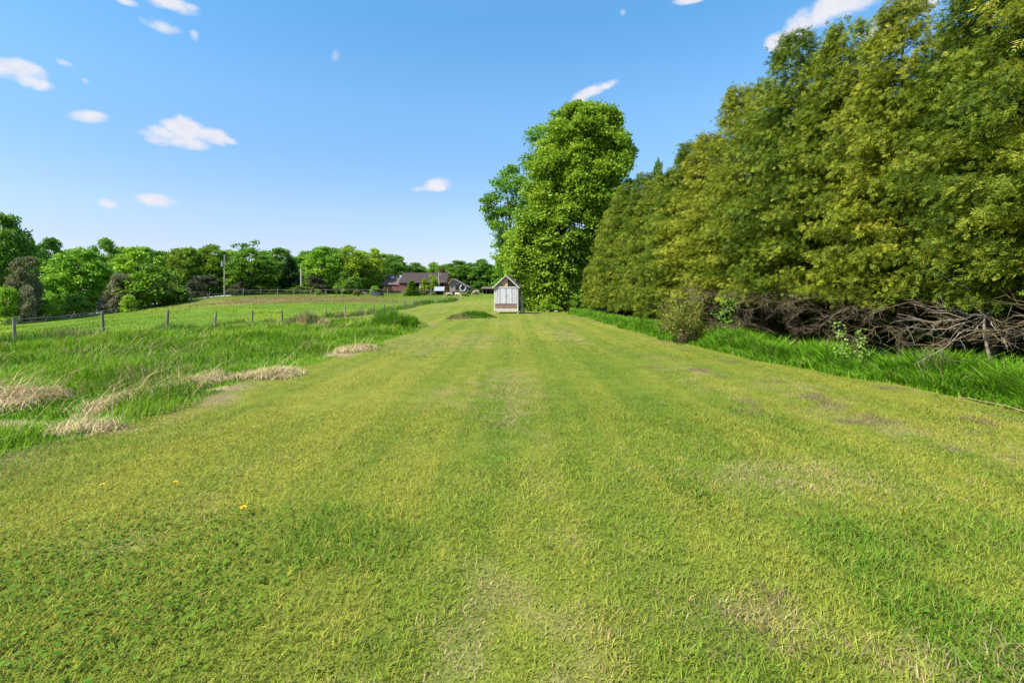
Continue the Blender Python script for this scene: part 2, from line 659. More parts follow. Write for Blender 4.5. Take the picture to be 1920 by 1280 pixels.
def noisy(name, c1, c2, scale=(4, 4, 4), rough=.85, bump=.3, detail=6, spec=.2, obj_coords=True, bdist=.02):
    m, t, b = basic(name, rough, spec)
    tc = N(t, 'ShaderNodeTexCoord')
    mp = N(t, 'ShaderNodeMapping')
    mp.inputs['Scale'].default_value = scale
    t.links.new(tc.outputs['Object'], mp.inputs[0])
    n = N(t, 'ShaderNodeTexNoise')
    n.inputs['Scale'].default_value = 1.0
    n.inputs['Detail'].default_value = detail
    n.inputs['Roughness'].default_value = .65
    t.links.new(mp.outputs[0], n.inputs['Vector'])
    cr = N(t, 'ShaderNodeValToRGB')
    cr.color_ramp.elements[0].position = .3
    cr.color_ramp.elements[1].position = .7
    cr.color_ramp.elements[0].color = (*c1, 1)
    cr.color_ramp.elements[1].color = (*c2, 1)
    t.links.new(n.outputs['Fac'], cr.inputs[0])
    t.links.new(cr.outputs[0], b.inputs['Base Color'])
    bp = N(t, 'ShaderNodeBump')
    bp.inputs['Strength'].default_value = bump
    bp.inputs['Distance'].default_value = bdist
    t.links.new(n.outputs['Fac'], bp.inputs['Height'])
    t.links.new(bp.outputs[0], b.inputs['Normal'])
    return m


M_BLADE = tint_leaf('grass_blade', .35, .75)
M_STRAW = tint_leaf('dry_straw', .15, .8)
M_BARK = noisy('grey_bark', (.06, .045, .035), (.17, .13, .10), (14, 14, 3), .95, .8)
M_CEDARBARK = noisy('cedar_bark', (.045, .029, .016), (.13, .086, .05), (22, 22, 3), .95, .8)
M_DEAD = noisy('dead_twig', (.07, .050, .027), (.20, .150, .088), (20, 20, 20), .9, .3)
M_BOUGH = noisy('dead_bough_bark', (.24, .185, .135), (.46, .38, .29), (15, 15, 15), .9, .3)
M_TANSTEM = noisy('tan_stem', (.26, .15, .08), (.46, .32, .19), (15, 15, 15), .9, .3)
M_DEADPALE = noisy('pale_dead_wood', (.30, .24, .19), (.52, .45, .36), (15, 15, 15), .9, .3)


# ------------------------------------------------------------------ grass blades
def blades(x, y, z, h, wd, lean, yaw, col, seg=2, rng=RNG):
    """returns verts, tris list, colours for n blades.  lean is horizontal reach, yaw its direction"""
    n = len(x)
    dx, dy = np.cos(yaw), np.sin(yaw)
    fx, fy = -dy, dx                                   # blade width direction across the lean
    a2 = rng.uniform(-.9, .9, n)
    fx, fy = fx * np.cos(a2) - fy * np.sin(a2), fx * np.sin(a2) + fy * np.cos(a2)
    b = np.stack([x, y, z], 1)
    f = np.stack([fx, fy, np.zeros(n)], 1) * (wd * .5)[:, None]
    l = np.stack([dx * lean, dy * lean, np.zeros(n)], 1)
    up = np.zeros((n, 3))
    up[:, 2] = h
    if seg == 1:
        V = np.stack([b - f, b + f, b + l + up], 1)
        T = (np.arange(n)[:, None] * 3 + np.array([[0, 1, 2]])).reshape(-1, 3)
        C = np.repeat(col, 3, 0)
    else:
        mid = b + l * .32 + up * .62
        V = np.stack([b - f, b + f, mid - f * .8, mid + f * .8, b + l + up], 1)
        T = (np.arange(n)[:, None, None] * 5 + np.array([[[0, 1, 3], [0, 3, 2], [2, 3, 4]]])).reshape(-1, 3)
        C = np.repeat(col, 5, 0)
    return V.reshape(-1, 3), T, C


class Bag:
    def __init__(s):
        s.V, s.T, s.C, s.n = [], [], [], 0

    def add(s, vtc):
        v, t, c = vtc
        s.V.append(v)
        s.T.append(t + s.n)
        s.C.append(c)
        s.n += len(v)

    def mesh(s, name, mat):
        return np_mesh(name, np.concatenate(s.V), [np.concatenate(s.T)], mat, col=np.concatenate(s.C))


def sample_view(n, d0, d1, p, margin=1.18, rng=RNG):
    """random ground points, density ~ 1/d**p per square metre over the wedge before the camera"""
    # pdf over d: width(d) * d**-p ~ d**(1-p)
    u = rng.random(n)
    k = 2 - p
    if abs(k) < 1e-6:
        d = d0 * (d1 / d0) ** u
    else:
        d = (d0 ** k + u * (d1 ** k - d0 ** k)) ** (1 / k)
    x = rng.uniform(-1, 1, n) * (d * margin + 1.9)
    return x, d


def jitter(c, s, rng=RNG, warm=.12):
    n = len(c)
    c = c * rng.uniform(1 - s, 1 + s, n)[:, None]
    t = rng.normal(0, warm, n)
    c = c * np.stack([1 + t, np.ones(n), 1 + t * .5], 1)
    return np.clip(c, .003, .8)


def build_lawn():
    bag = Bag()
    rng = np.random.default_rng(101)
    for n, d0, d1, p, seg, hh, ww in ((350000, 1.5, 11, 1.5, 2, .035, .0050), (250000, 3.4, 18, 1.6, 1, .034, .0078), (130000, 10, 60, 1.6, 1, .04, .020)):
        x, y = sample_view(n, d0, d1, p, rng=rng)
        keep = (rough_sd(x, y) < .1) & (band_sd(x, y) < .15) & (x > fence_x(y) + .9 + 0 * y)
        if seg == 2:
            keep &= rng.random(n) > sstep(4.5, 10.5, y)        # thin out gradually with distance
        else:
            keep &= rng.random(n) < sstep(d0, d0 * 1.9, y) * .95 + .05
        x, y = x[keep], y[keep]
        m = len(x)
        clump = fbm(x * 9, y * 9, 201, 2)
        c = lawn_color(x, y, rng) * (1.22 + .22 * sstep(9, 4, y))[:, None]  # near blades tinted brighter to offset the shade they cast on each other
        dry = rng.random(m) < .07
        c[dry] = lerp(c[dry], C_STRAW * .85, .7)
        c = jitter(c, .28, rng)
        dk = fbm(x * .9 + 3, y * .9, 81, 3)
        h = hh * rng.uniform(.55, 1.3, m) * (.7 + .6 * clump) * (1 + .5 * sstep(.58, .72, dk))
        h *= lerp(1.0, .55, sstep(.55, .72, fbm(x * .75 + 9, y * .75 + 4, 91, 4)))
        yaw = rng.uniform(0, 2 * np.pi, m)
        bag.add(blades(x, y, ground_z(x, y) - .004, h, ww * rng.uniform(.7, 1.4, m), h * rng.uniform(.4, 1.9, m), yaw, c, seg, rng))
    o = link('lawn_grass', bag.mesh('lawn_grass', M_BLADE))
    tag(o, 'short mown yellow-green lawn grass with mower stripes down the middle', 'grass', kind='stuff')


def build_rough():
    bag = Bag()
    rng = np.random.default_rng(102)
    n = 330000
    x, y = sample_view(n, 3.0, 38, 1.1, 1.25, rng)
    rs = rough_sd(x, y)
    mm = mat_mask(x, y)
    keep = (rs > -.02) & (x > fence_x(y) + .6) & (rng.random(n) > mm * .93)
    x, y, rs = x[keep], y[keep], rs[keep]
    m = len(x)
    d = np.hypot(x, y)
    tuft = fbm(x * 1.3, y * 1.3, 211, 3)
    big = fbm(x * .35, y * .35, 212, 2)
    h = (.09 + .20 * sstep(.3, .75, tuft) + .10 * (big - .4)) * rng.uniform(.6, 1.25, m) * (.55 + .45 * sstep(0, .6, rs))
    nz = fbm(x * .6, y * .6, 121, 3)
    c = lerp(C_TALL * .85, C_TALL * np.array([1.7, 1.22, 1.3]), np.clip(nz * .5 + tuft * .7 - .1, 0, 1)[:, None])
    dead = rng.random(m) < (.05 + .25 * sstep(.58, .75, fbm(x * 1.1, y * .8, 131, 3)))
    c[dead] = C_STRAW * 1.1
    c = jitter(c, .25, rng, .10)
    flow = fbm(x * .5 + 40, y * .5, 213, 2) * 4 * np.pi
    yaw = flow + rng.normal(0, .9, m)
    bag.add(blades(x, y, ground_z(x, y) - .01, h, (.006 + .0007 * d) * rng.uniform(.7, 1.3, m), h * rng.uniform(.2, 1.1, m), yaw, c, 2, rng))
    # long flopped dry stems
    n = 2600
    x, y = sample_view(n, 5, 30, .7, 1.2, rng)
    keep = (rough_sd(x, y) > .2) & (x > fence_x(y) + .8) & (fbm(x * .8, y * .8, 214, 2) > .52)
    x, y = x[keep], y[keep]
    m = len(x)
    h = rng.uniform(.2, .55, m)
    yaw = rng.normal(.6, .7, m)
    c = jitter(np.repeat((C_STRAW * 1.15)[None], m, 0), .2, rng, .05)
    bag.add(blades(x, y, ground_z(x, y), h, .012 + .0004 * y, rng.uniform(.3, 1.0, m), yaw, c, 2, rng))
    o = link('tall_grass', bag.mesh('tall_grass', M_BLADE))
    tag(o, 'rank tall green grass left of the mown lawn, with dead stems in it', 'grass', kind='stuff')


def build_band():
    bag = Bag()
    rng = np.random.default_rng(103)
    n = 170000
    k = rng.random(n)
    y = 3.0 * (46 / 3.0) ** k
    off = rng.uniform(-.25, 1.75, n)
    x = x_right(y) + off
    bs = band_sd(x, y)
    keep = (bs > -.02) & (rng.random(n) < sstep(1.8, .9, off))
    x, y, bs = x[keep], y[keep], bs[keep]
    m = len(x)
    d = np.hypot(x, y)
    tuft = fbm(x * 1.6, y * 1.6, 221, 3)
    h = (.20 + .36 * sstep(.3, .75, tuft)) * rng.uniform(.6, 1.25, m) * (.4 + .6 * sstep(0, .5, bs)) * lerp(1.0, .65, sstep(18, 30, y))
    c = lerp(C_TALL * .95, C_TALL * np.array([1.4, 1.35, 1.3]), np.clip(tuft * 1.2 - .1, 0, 1)[:, None])
    dead = rng.random(m) < .05
    c[dead] = C_STRAW * 1.0
    c = jitter(c, .25, rng, .10)
    yaw = rng.uniform(0, 2 * np.pi, m)
    bag.add(blades(x, y, ground_z(x, y) - .01, h, (.008 + .0006 * d) * np.where(rng.random(m) < .25, 2.0, 1.0) * rng.uniform(.7, 1.4, m), h * rng.uniform(.2, 1.2, m), yaw, c, 2, rng))
    o = link('tall_grass', bag.mesh('tall_grass_strip', M_BLADE))
    tag(o, 'strip of lush tall green grass along the foot of the cedar hedge', 'grass', kind='stuff')


def build_pasture():
    bag = Bag()
    rng = np.random.default_rng(104)
    n = 150000
    x, y = sample_view(n, 15, 104, 1.1, 1.15, rng)
    keep = (x < fence_x(y) + .2) & (x > -1.2 * y)
    x, y = x[keep], y[keep]
    m = len(x)
    c = zone_color(x, y) * 1.15
    c = jitter(c, .3, rng, .1)
    t = fbm(x * .7, y * .45, 161, 3)
    h = (.05 + .16 * sstep(.4, .75, t)) * rng.uniform(.5, 1.3, m)
    bag.add(blades(x, y, ground_z(x, y) - .01, h, .012 + .0011 * y, h * rng.uniform(.1, .8, m), rng.uniform(0, 6.28, m), c, 1, rng))
    # weeds along the wire fence
    n = 26000
    y = rng.uniform(16, 92, n)
    x = fence_x(y) + rng.normal(.1, .45, n)
    m = n
    t = fbm(x * 1.2, y * .8, 231, 3)
    h = (.12 + .42 * sstep(.38, .7, t)) * rng.uniform(.4, 1.2, m)
    c = lerp(np.array([.10, .19, .02]), C_STRAW * 1.0, (sstep(.45, .7, fbm(x * .4, y * .25, 232, 2)) * (rng.random(m) < .55))[:, None])
    c = jitter(c, .3, rng)
    bag.add(blades(x, y, ground_z(x, y) - .01, h, .012 + .0009 * y, h * rng.uniform(.1, .7, m), rng.uniform(0, 6.28, m), c, 1, rng))
    o = link('pasture_grass', bag.mesh('pasture_grass', M_BLADE))
    tag(o, 'grazed green pasture grass between the wire fence and rail fence', 'grass', kind='stuff')


build_lawn()
build_rough()
build_band()
build_pasture()


# ------------------------------------------------------------------ straw piles and grass tufts
def straw_pile(px, py, a, b, hgt, n, label, seed, mounded=True, stems=40):
    rng = np.random.default_rng(seed)
    cx, cy = mat_pos(px, py)
    cz = gz(cx, cy)
    bag = Bag()
    r = np.sqrt(rng.random(n)) * (1 + .35 * rng.random(n) ** 4)
    th = rng.uniform(0, 2 * np.pi, n)
    wob = .75 + .5 * fbm(np.cos(th) * 2 + seed, np.sin(th) * 2, 7, 2)
    x = cx + r * np.cos(th) * a * wob
    y = cy + r * np.sin(th) * b * 1.5 * wob
    hole = (fbm(x * 4, y * 4, seed + 5, 3) > .40) | (rng.random(n) < .25)
    x, y, r = x[hole], y[hole], r[hole]
    n = len(x)
    lump = fbm(x * 3, y * 3, seed, 2)
    top = hgt * .5 * np.clip(1 - r ** 2, 0, 1) * (.1 + 1.6 * lump)
    z = ground_z(x, y) + top * rng.uniform(.55, 1.0, n) + .012
    L = rng.uniform(.08, .34, n)
    yaw = np.where(rng.random(n) < .6, rng.uniform(0, 6.28, n), fbm(x * 1.2 + seed, y * 1.2, 9, 2) * 9 + rng.normal(0, .8, n))
    c = lerp(C_PINKSTRAW * 1.35, C_STRAW * 1.95, rng.random(n)[:, None])
    c[rng.random(n) < .16] = C_TALL * 1.1
    c[rng.random(n) < .07] = C_DIRT * 1.4
    c = jitter(c, .25, rng, .05)
    bag.add(blades(x - np.cos(yaw) * L * .5, y - np.sin(yaw) * L * .5, z, rng.uniform(-.05, .13, n), .005 + .0004 * cy * np.ones(n), L, yaw, c, 2, rng))
    if stems:
        k = stems
        x = cx + rng.uniform(-1, 1, k) * a * .8
        y = cy + rng.uniform(-1, 1, k) * b
        h = rng.uniform(.15, .55, k)
        yaw = rng.normal(.5, .8, k)
        c = jitter(np.repeat((C_STRAW * 1.3)[None], k, 0), .15, rng, .04)
        bag.add(blades(x, y, ground_z(x, y) + .02, h, .010 + .0004 * cy * np.ones(k), rng.uniform(.3, 1.1, k), yaw, c, 2, rng))
    V = np.concatenate(bag.V)
    o = link('straw_pile', np_mesh('straw_pile', V - np.array([cx, cy, cz]), [np.concatenate(bag.T)], M_STRAW, col=np.concatenate(bag.C)))
    o.location = (cx, cy, cz)
    tag(o, label, 'straw pile', 'heaps of dry cut grass in the rough')
    return o


straw_pile(22, 752, .60, .50, .22, 4600, 'large tangled heap of dead straw at the left edge of the photo', 301, stems=80)
straw_pile(240, 752, .40, .55, .055, 3600, 'flat pale straw patch with long stems leaning up out of it, beside the large heap', 302, stems=46)
straw_pile(362, 718, .40, .55, .045, 2800, 'flattened pinkish straw mat between the leaning stems and the humped heap', 303, stems=14)
straw_pile(507, 703, .55, .38, .15, 3600, 'humped brown straw heap lying on the mown lawn edge', 304, stems=8)
straw_pile(668, 656, .55, .55, .16, 2400, 'small far straw heap on the mown lawn edge', 305, stems=6)
straw_pile(160, 806, .45, .14, .05, 1300, 'thin brown straw litter nearest the camera at the lawn edge', 306, stems=8)


def grass_tuft(name, px, py, a, b, h0, n, label, cols, seed, cat='grass tuft', lean=.6, group=None):
    rng = np.random.default_rng(seed)
    cx, cy = mat_pos(px, py)
    cz = gz(cx, cy)
    r = np.sqrt(rng.random(n))
    th = rng.uniform(0, 2 * np.pi, n)
    x = cx + r * np.cos(th) * a
    y = cy + r * np.sin(th) * b
    lump = fbm(x * 2, y * 2, seed, 2)
    h = h0 * (1.05 - r ** 2 * .85) * rng.uniform(.5, 1.2, n) * (.5 + lump)
    sel = fbm(x * .9 + seed, y * .9, seed + 3, 2)
    t = np.clip((sel - .4) * 4 + rng.normal(0, .35, n), 0, 1)
    c = jitter(lerp(np.array(cols[0]), np.array(cols[1]), t[:, None]), .25, rng)
    yaw = rng.uniform(0, 6.28, n)
    V, T, C = blades(x, y, ground_z(x, y) - .01, h, .008 + .0009 * cy * np.ones(n), h * rng.uniform(.1, 1, n) * lean, yaw, c, 2, rng)
    o = link(name, np_mesh(name, V - np.array([cx, cy, cz]), [T], M_BLADE, col=C))
    o.location = (cx, cy, cz)
    tag(o, label, cat, group)
    return o


grass_tuft('grass_tuft', 884, 596, 1.55, .8, .36, 6500, 'unmown tuft of long green and pale grass left of the coop', (C_TALL * .9, C_STRAW), 311)
grass_tuft('grass_tuft', 732, 613, .9, 1.6, .75, 5200, 'clump of pale dead reeds at the tip of the rough grass', (C_TALL * 1.0, C_STRAW * 1.3), 312, lean=.8)
grass_tuft('grass_tuft', 768, 612, .50, 1.1, .55, 2200, 'dark green reed clump at the very end of the rough grass', (C_TALL * .85, C_TALL * 1.2), 313)
grass_tuft('grass_tuft', 575, 611, 1.3, .7, .62, 4200, 'pale seeding grass clump beside the wire fence posts', (np.array([.22, .27, .07]), C_STRAW * 1.6), 314)
grass_tuft('weed_patch', 1100, 583, .95, .8, .55, 3600, 'patch of pinkish dead weeds at the far end of the hedge', (np.array([.22, .13, .09]), np.array([.34, .22, .16])), 315, cat='weeds')


# ------------------------------------------------------------------ broad-leaved ground ivy and clover in the lawn
def build_clover():
    rng = np.random.default_rng(320)
    x, y = sample_view(60000, 1.7, 7.5, 1.5, 1.1, rng)
    f = np.maximum(.45 * sstep(.62, .76, fbm(x * .9 + 3, y * .9, 81, 3)),
                   sstep(1.3, .4, np.hypot((x + 2.25) / 1.1, (y - 2.9) / 1.2) + (fbm(x * 2, y * 2, 83, 2) - .5)))
    keep = (rng.random(len(x)) < f * .85) & (rough_sd(x, y) < -.1)
    x, y = x[keep], y[keep]
    n = len(x)
    z = ground_z(x, y) + rng.uniform(.012, .045, n)
    s = rng.uniform(.005, .015, n)
    yaw = rng.uniform(0, 6.28, n)
    ti = rng.uniform(-.45, .45, (n, 2))
    ang = np.arange(5) / 5 * 2 * np.pi
    vx_ = x[:, None] + np.cos(ang + yaw[:, None]) * s[:, None]
    vy_ = y[:, None] + np.sin(ang + yaw[:, None]) * s[:, None]
    vz_ = z[:, None] + (np.cos(ang + yaw[:, None]) * ti[:, :1] + np.sin(ang + yaw[:, None]) * ti[:, 1:]) * s[:, None]
    V = np.stack([vx_, vy_, vz_], -1).reshape(-1, 3)
    P = np.arange(n * 5).reshape(n, 5)
    c = jitter(np.repeat(np.array([[.115, .205, .018]]), n, 0), .3, rng)
    o = link('clover', np_mesh('clover', V, [P], M_BLADE, col=np.repeat(c, 5, 0)))
    tag(o, 'low round-leaved clover and ground ivy patches in the near lawn', 'ground cover', kind='stuff')


build_clover()


# ------------------------------------------------------------------ tubes, leaves, trees
def tube(path, rad, k=5):
    P = np.asarray(path, float)
    n = len(P)
    T = np.gradient(P, axis=0)
    T /= np.linalg.norm(T, axis=1)[:, None] + 1e-9
    ref = np.array([0, 0, 1.0]) if abs(T[0, 2]) < .9 else np.array([1.0, 0, 0])
    A = np.cross(T, ref)
    A /= np.linalg.norm(A, axis=1)[:, None] + 1e-9
    B = np.cross(T, A)
    a = np.arange(k) / k * 2 * np.pi
    rad = np.broadcast_to(np.asarray(rad, float), (n,))
    V = P[:, None] + (np.cos(a)[None, :, None] * A[:, None] + np.sin(a)[None, :, None] * B[:, None]) * rad[:, None, None]
    i = np.arange(n - 1)[:, None] * k
    j = np.arange(k)[None]
    j2 = (j + 1) % k
    Q = np.stack([i + j, i + j2, i + k + j2, i + k + j], -1).reshape(-1, 4)
    return V.reshape(-1, 3), Q


class QBag:
    def __init__(s):
        s.V, s.Q, s.S, s.n = [], [], [], 0

    def add(s, V, Q, shade=None):
        s.V.append(V)
        s.Q.append(Q + s.n)
        s.n += len(V)
        if shade is not None:
            s.S.append(shade)

    def mesh(s, name, mat, smooth=False):
        return np_mesh(name, np.concatenate(s.V), [np.concatenate(s.Q)], mat, fac=np.concatenate(s.S) if s.S else None, smooth=smooth)


def unit(v):
    return v / (np.linalg.norm(v, axis=-1, keepdims=True) + 1e-9)


def leaf_quads(P, D, Nn, L, Wd):
    """rhombic leaves at P, pointing along D with plane normal Nn"""
    D = unit(D)
    S = unit(np.cross(D, Nn))
    L = np.asarray(L)[:, None]
    Wd = np.asarray(Wd)[:, None]
    V = np.stack([P, P + D * L * .45 + S * Wd * .5, P + D * L, P + D * L * .45 - S * Wd * .5], 1).reshape(-1, 3)
    Q = np.arange(len(V)).reshape(-1, 4)
    return V, Q


def bent(p0, p1, n, sag, rng, rough=.06):
    t = np.linspace(0, 1, n)[:, None]
    P = p0 + (p1 - p0) * t
    L = np.linalg.norm(p1 - p0)
    P[:, 2] += sag * L * (t[:, 0] * (1 - t[:, 0]) * 4) * .5
    P[1:-1] += rng.normal(0, rough * L, (n - 2, 3)) * .5
    return P


def broadleaf(seed, H, clumps, leaf, per, trunk_r, fork=.22, flat=.62, limbs=26, leafmat=None, bark=None, lean=0.0):
    """clumps: array (n,4) x,y,z,r.  returns trunk mesh, crown mesh"""
    rng = np.random.default_rng(seed)
    tb = QBag()
    top = np.array([lean, 0, H * .8])
    tp = bent(np.zeros(3), top, 9, 0, rng, .012)
    tp[0] = (0, 0, -.3)
    tb.add(*tube(tp, np.linspace(trunk_r, trunk_r * .18, 9) * np.array([1.25] + [1] * 8), 8))
    idx = rng.permutation(len(clumps))[:limbs]
    for i in idx:
        c = clumps[i]
        f = np.clip((c[2] / H) * .72, fork * .5, .78)
        k = f * 8
        a = tp[int(k)] + (tp[min(int(k) + 1, 8)] - tp[int(k)]) * (k - int(k))
        pth = bent(a, c[:3], 6, .12, rng)
        r0 = trunk_r * (.45 - .3 * f)
        tb.add(*tube(pth, np.linspace(r0, r0 * .2, 6), 5))
    qb = QBag()
    for c in clumps:
        n = int(per * (c[3] / np.mean(clumps[:, 3])) ** 2)
        v = unit(rng.normal(0, 1, (n, 3)))
        v[:, 2] = np.where(rng.random(n) < .62, np.abs(v[:, 2]), v[:, 2])
        rr = rng.random(n) ** .4
        ang = np.arctan2(v[:, 1], v[:, 0])
        lob = 1 + .22 * np.sin(ang * 3 + seed + c[0]) + .15 * np.sin(v[:, 2] * 5 + c[1])
        P = c[:3] + v * (rr * c[3] * lob)[:, None] * np.array([1, 1, flat])
        out = unit(P - np.array([0, 0, H * .45]))
        Nn = unit(v * .5 + np.array([0, 0, .75]) + rng.normal(0, .5, (n, 3)))
        D = unit(out * .6 + rng.normal(0, .6, (n, 3)) + np.array([0, 0, -.25]))
        L = leaf * rng.uniform(.7, 1.4, n)
        tone = np.clip(rng.normal(.5, .17, n) + rng.normal(0, .12), 0, 1)
        V, Q = leaf_quads(P, D, Nn, L, L * rng.uniform(.7, .95, n))
        qb.add(V, Q, np.repeat(tone, 4))
    return tb.mesh('trunk', bark or M_BARK, True), qb.mesh('crown', leafmat)


def envelope_clumps(rng, n, H, prof, r0, r1, depth=.45):
    """prof: list of (z, half width).  clumps near the envelope's surface plus some inside"""
    zs = np.array([p[0] for p in prof])
    ws = np.array([p[1] for p in prof])
    out = []
    # sample height in proportion to girth
    tz = np.linspace(zs[0], zs[-1], 200)
    tw = np.interp(tz, zs, ws) + .25 * ws.max()
    cdf = np.cumsum(tw) / tw.sum()
    for i in range(n):
        z = np.interp(rng.random(), cdf, tz)
        wmax = np.interp(z, zs, ws)
        r = rng.uniform(r0, r1)
        q = 1 - depth * rng.random() ** 1.6
        a = rng.uniform(0, 2 * np.pi)
        rad = max(0, wmax - r * .6) * q
        out.append((rad * np.cos(a), rad * np.sin(a), z, r))
    return np.array(out)


# leaf materials
L_MAPLE = ramp_leaf('maple_leaf', [(0, (.115, .20, .012)), (.5, (.215, .335, .020)), (1, (.33, .43, .03))], .42)
L_BRIGHT = ramp_leaf('bright_leaf', [(0, (0.122, 0.251, 0.020)), (.5, (0.233, 0.405, 0.024)), (1, (0.409, 0.560, 0.040))], .35, objvar=.15)
L_MID = ramp_leaf('mid_leaf', [(0, (0.126, 0.226, 0.020)), (.5, (0.238, 0.355, 0.024)), (1, (0.412, 0.495, 0.040))], .35, objvar=.2)
L_DARK = ramp_leaf('dark_leaf', [(0, (0.076, 0.157, 0.019)), (.5, (0.154, 0.264, 0.025)), (1, (0.291, 0.390, 0.035))], .32, objvar=.15)
L_YELLOW = ramp_leaf('yellow_green_leaf', [(0, (0.111, 0.180, 0.013)), (.5, (0.203, 0.296, 0.019)), (1, (0.312, 0.410, 0.032))], .38, objvar=.12)
L_OLIVE = ramp_leaf('olive_leaf', [(0, (0.086, 0.133, 0.015)), (.5, (0.144, 0.202, 0.025)), (1, (0.218, 0.278, 0.044))], .35, objvar=.15)
L_BROWN = ramp_leaf('dead_vine', [(0, (.14, .18, .05)), (.5, (.25, .22, .11)), (1, (.40, .32, .20))], .35, objvar=.15)
L_VINE = ramp_leaf('half_dead_vine', [(0, (.10, .13, .04)), (.55, (.17, .18, .065)), (1, (.30, .25, .14))], .35, objvar=.1)
L_DUSK = ramp_leaf('dark_olive_brown_leaf', [(0, (.06, .068, .03)), (.5, (.105, .105, .05)), (1, (.17, .155, .08))], .3, objvar=.2)
L_CONIFER = ramp_leaf('dark_conifer_needle', [(0, (0.026, 0.063, 0.017)), (.5, (0.052, 0.105, 0.026)), (1, (0.091, 0.154, 0.036))], .2)
L_RUST = ramp_leaf('rusty_leaf', [(0, (.10, .055, .02)), (.5, (.17, .10, .035)), (1, (.24, .16, .05))], .3)
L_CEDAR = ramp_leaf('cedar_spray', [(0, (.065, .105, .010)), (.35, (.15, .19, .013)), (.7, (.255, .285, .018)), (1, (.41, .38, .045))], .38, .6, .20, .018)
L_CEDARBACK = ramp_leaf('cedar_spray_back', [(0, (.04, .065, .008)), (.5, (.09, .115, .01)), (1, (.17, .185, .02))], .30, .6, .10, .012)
L_SAPLING = ramp_leaf('sapling_leaf', [(0, (.16, .26, .03)), (.5, (.27, .37, .06)), (1, (.40, .48, .12))], .35)
L_SHRUB = ramp_leaf('shrub_leaf', [(0, (.14, .15, .018)), (.5, (.24, .24, .028)), (1, (.36, .31, .05))], .3)

# --- the big maple behind the coop
D_M = 46.0
s = D_M / F
mx0 = 1048


def maple():
    rng = np.random.default_rng(401)
    base = ground_at(mx0, D_M)
    zz = lambda py: EYE - (py - HZ) * s - base[2]
    rows = [(588, 955, 1130), (540, 942, 1130), (480, 925, 1150), (430, 938, 1175), (380, 950, 1190), (330, 975, 1196), (290, 995, 1194),
            (250, 1000, 1182), (222, 1020, 1165), (200, 1065, 1135)]
    n, out = 480, []
    while len(out) < n:
        py = rng.uniform(204, 580)
        ys = [r[0] for r in rows][::-1]
        lo = np.interp(py, ys, [r[1] for r in rows][::-1])
        hi = np.interp(py, ys, [r[2] for r in rows][::-1])
        c, hw = (lo + hi) / 2, (hi - lo) / 2 * s
        r = rng.uniform(.6, 1.35)
        a = rng.uniform(0, 2 * np.pi)
        q = 1 - .55 * rng.random() ** 1.4
        rad = max(0, hw - r * .75) * q
        out.append(((c - mx0) * s + rad * np.cos(a), rad * np.sin(a) * .95, zz(py) - r * .3, r))
    cl = np.array(out)
    for _ in range(80):
        py = rng.uniform(400, 575)
        lo, hi = np.interp(py, ys, [r[1] for r in rows][::-1]), np.interp(py, ys, [r[2] for r in rows][::-1])
        hw = (hi - lo) / 2 * s
        r = rng.uniform(.6, 1.2)
        a = rng.uniform(np.pi * 1.05, np.pi * 1.95)
        out.append((((lo + hi) / 2 - mx0) * s + hw * .72 * np.cos(a), hw * .72 * np.sin(a), zz(py) - r * .3, r))
    cl = np.array(out)
    tr, cr = broadleaf(402, zz(205), cl, .21, 400, .5, flat=.72, limbs=46, leafmat=L_MAPLE)
    t = empty('maple_tree', base)
    link('trunk', tr, t)
    link('crown', cr, t)
    tag(t, 'huge bright green maple tree behind the grey coop, crown down to the ground', 'tree')


maple()


def second_tree():
    rng = np.random.default_rng(405)
    d = 54.0
    base = ground_at(968, d)
    k = d / F
    zz = lambda py: EYE - (py - HZ) * k - base[2]
    out = []
    for px, py, r in ((925, 365, 1.1), (915, 378, 1.0), (938, 340, 1.1), (950, 322, 1.0), (962, 315, .9), (930, 395, 1.1), (945, 400, 1.0), (920, 408, .8), (958, 355, 1.3),
                      (935, 425, 1.1), (950, 440, 1.3), (940, 455, 1.1), (928, 418, .8), (972, 340, 1.4), (985, 380, 1.6), (960, 385, 1.2), (1000, 300, 1.4), (990, 450, 1.6), (965, 440, 1.3), (1010, 240, 1.0), (1003, 262, 1.2), (905 + 8, 392, .7),
                      (975, 470, 1.6), (960, 500, 1.6), (950, 530, 1.5), (942, 480, 1.2)):
        out.append(((px - 968) * k, rng.uniform(-1.2, 1.2), zz(py) - .3 * r, r))
    tr, cr = broadleaf(406, zz(320), np.array(out), .22, 520, .3, flat=.8, limbs=22, leafmat=L_MID, lean=-1.0)
    t = empty('maple_tree', base)
    link('trunk', tr, t)
    link('crown', cr, t)
    tag(t, 'darker looser tree pushing out from behind the left side of the huge maple', 'tree')


second_tree()

# --- tree line on the left: prototypes, ten metres tall and about eight wide
PROTO = []
PROF_ROUND = [(.3, 2.6), (1.5, 3.7), (4, 4.1), (6.5, 3.7), (8.3, 2.6), (9.4, 1.1)]
PROF_TALL = [(.3, 2.4), (2.5, 3.4), (5, 3.9), (7.5, 3.3), (9.0, 2.0), (9.6, .9)]
for sd_, prof in ((411, PROF_ROUND), (412, PROF_TALL), (413, PROF_ROUND), (414, PROF_TALL)):
    rg = np.random.default_rng(sd_)
    cl = envelope_clumps(rg, 130, 10, prof, .55, 1.2, .5)
    PROTO.append(broadleaf(sd_, 10, cl, .27, 150, .26, flat=.66, limbs=14, leafmat=L_MID))
# thin, gappy crown
rg = np.random.default_rng(415)
cl = envelope_clumps(rg, 26, 10, [(3, 2.0), (6, 3.6), (9.5, 2.6)], .5, .9)
SPARSE = broadleaf(415, 10, cl, .26, 90, .2, flat=.8, limbs=22, leafmat=L_MID)
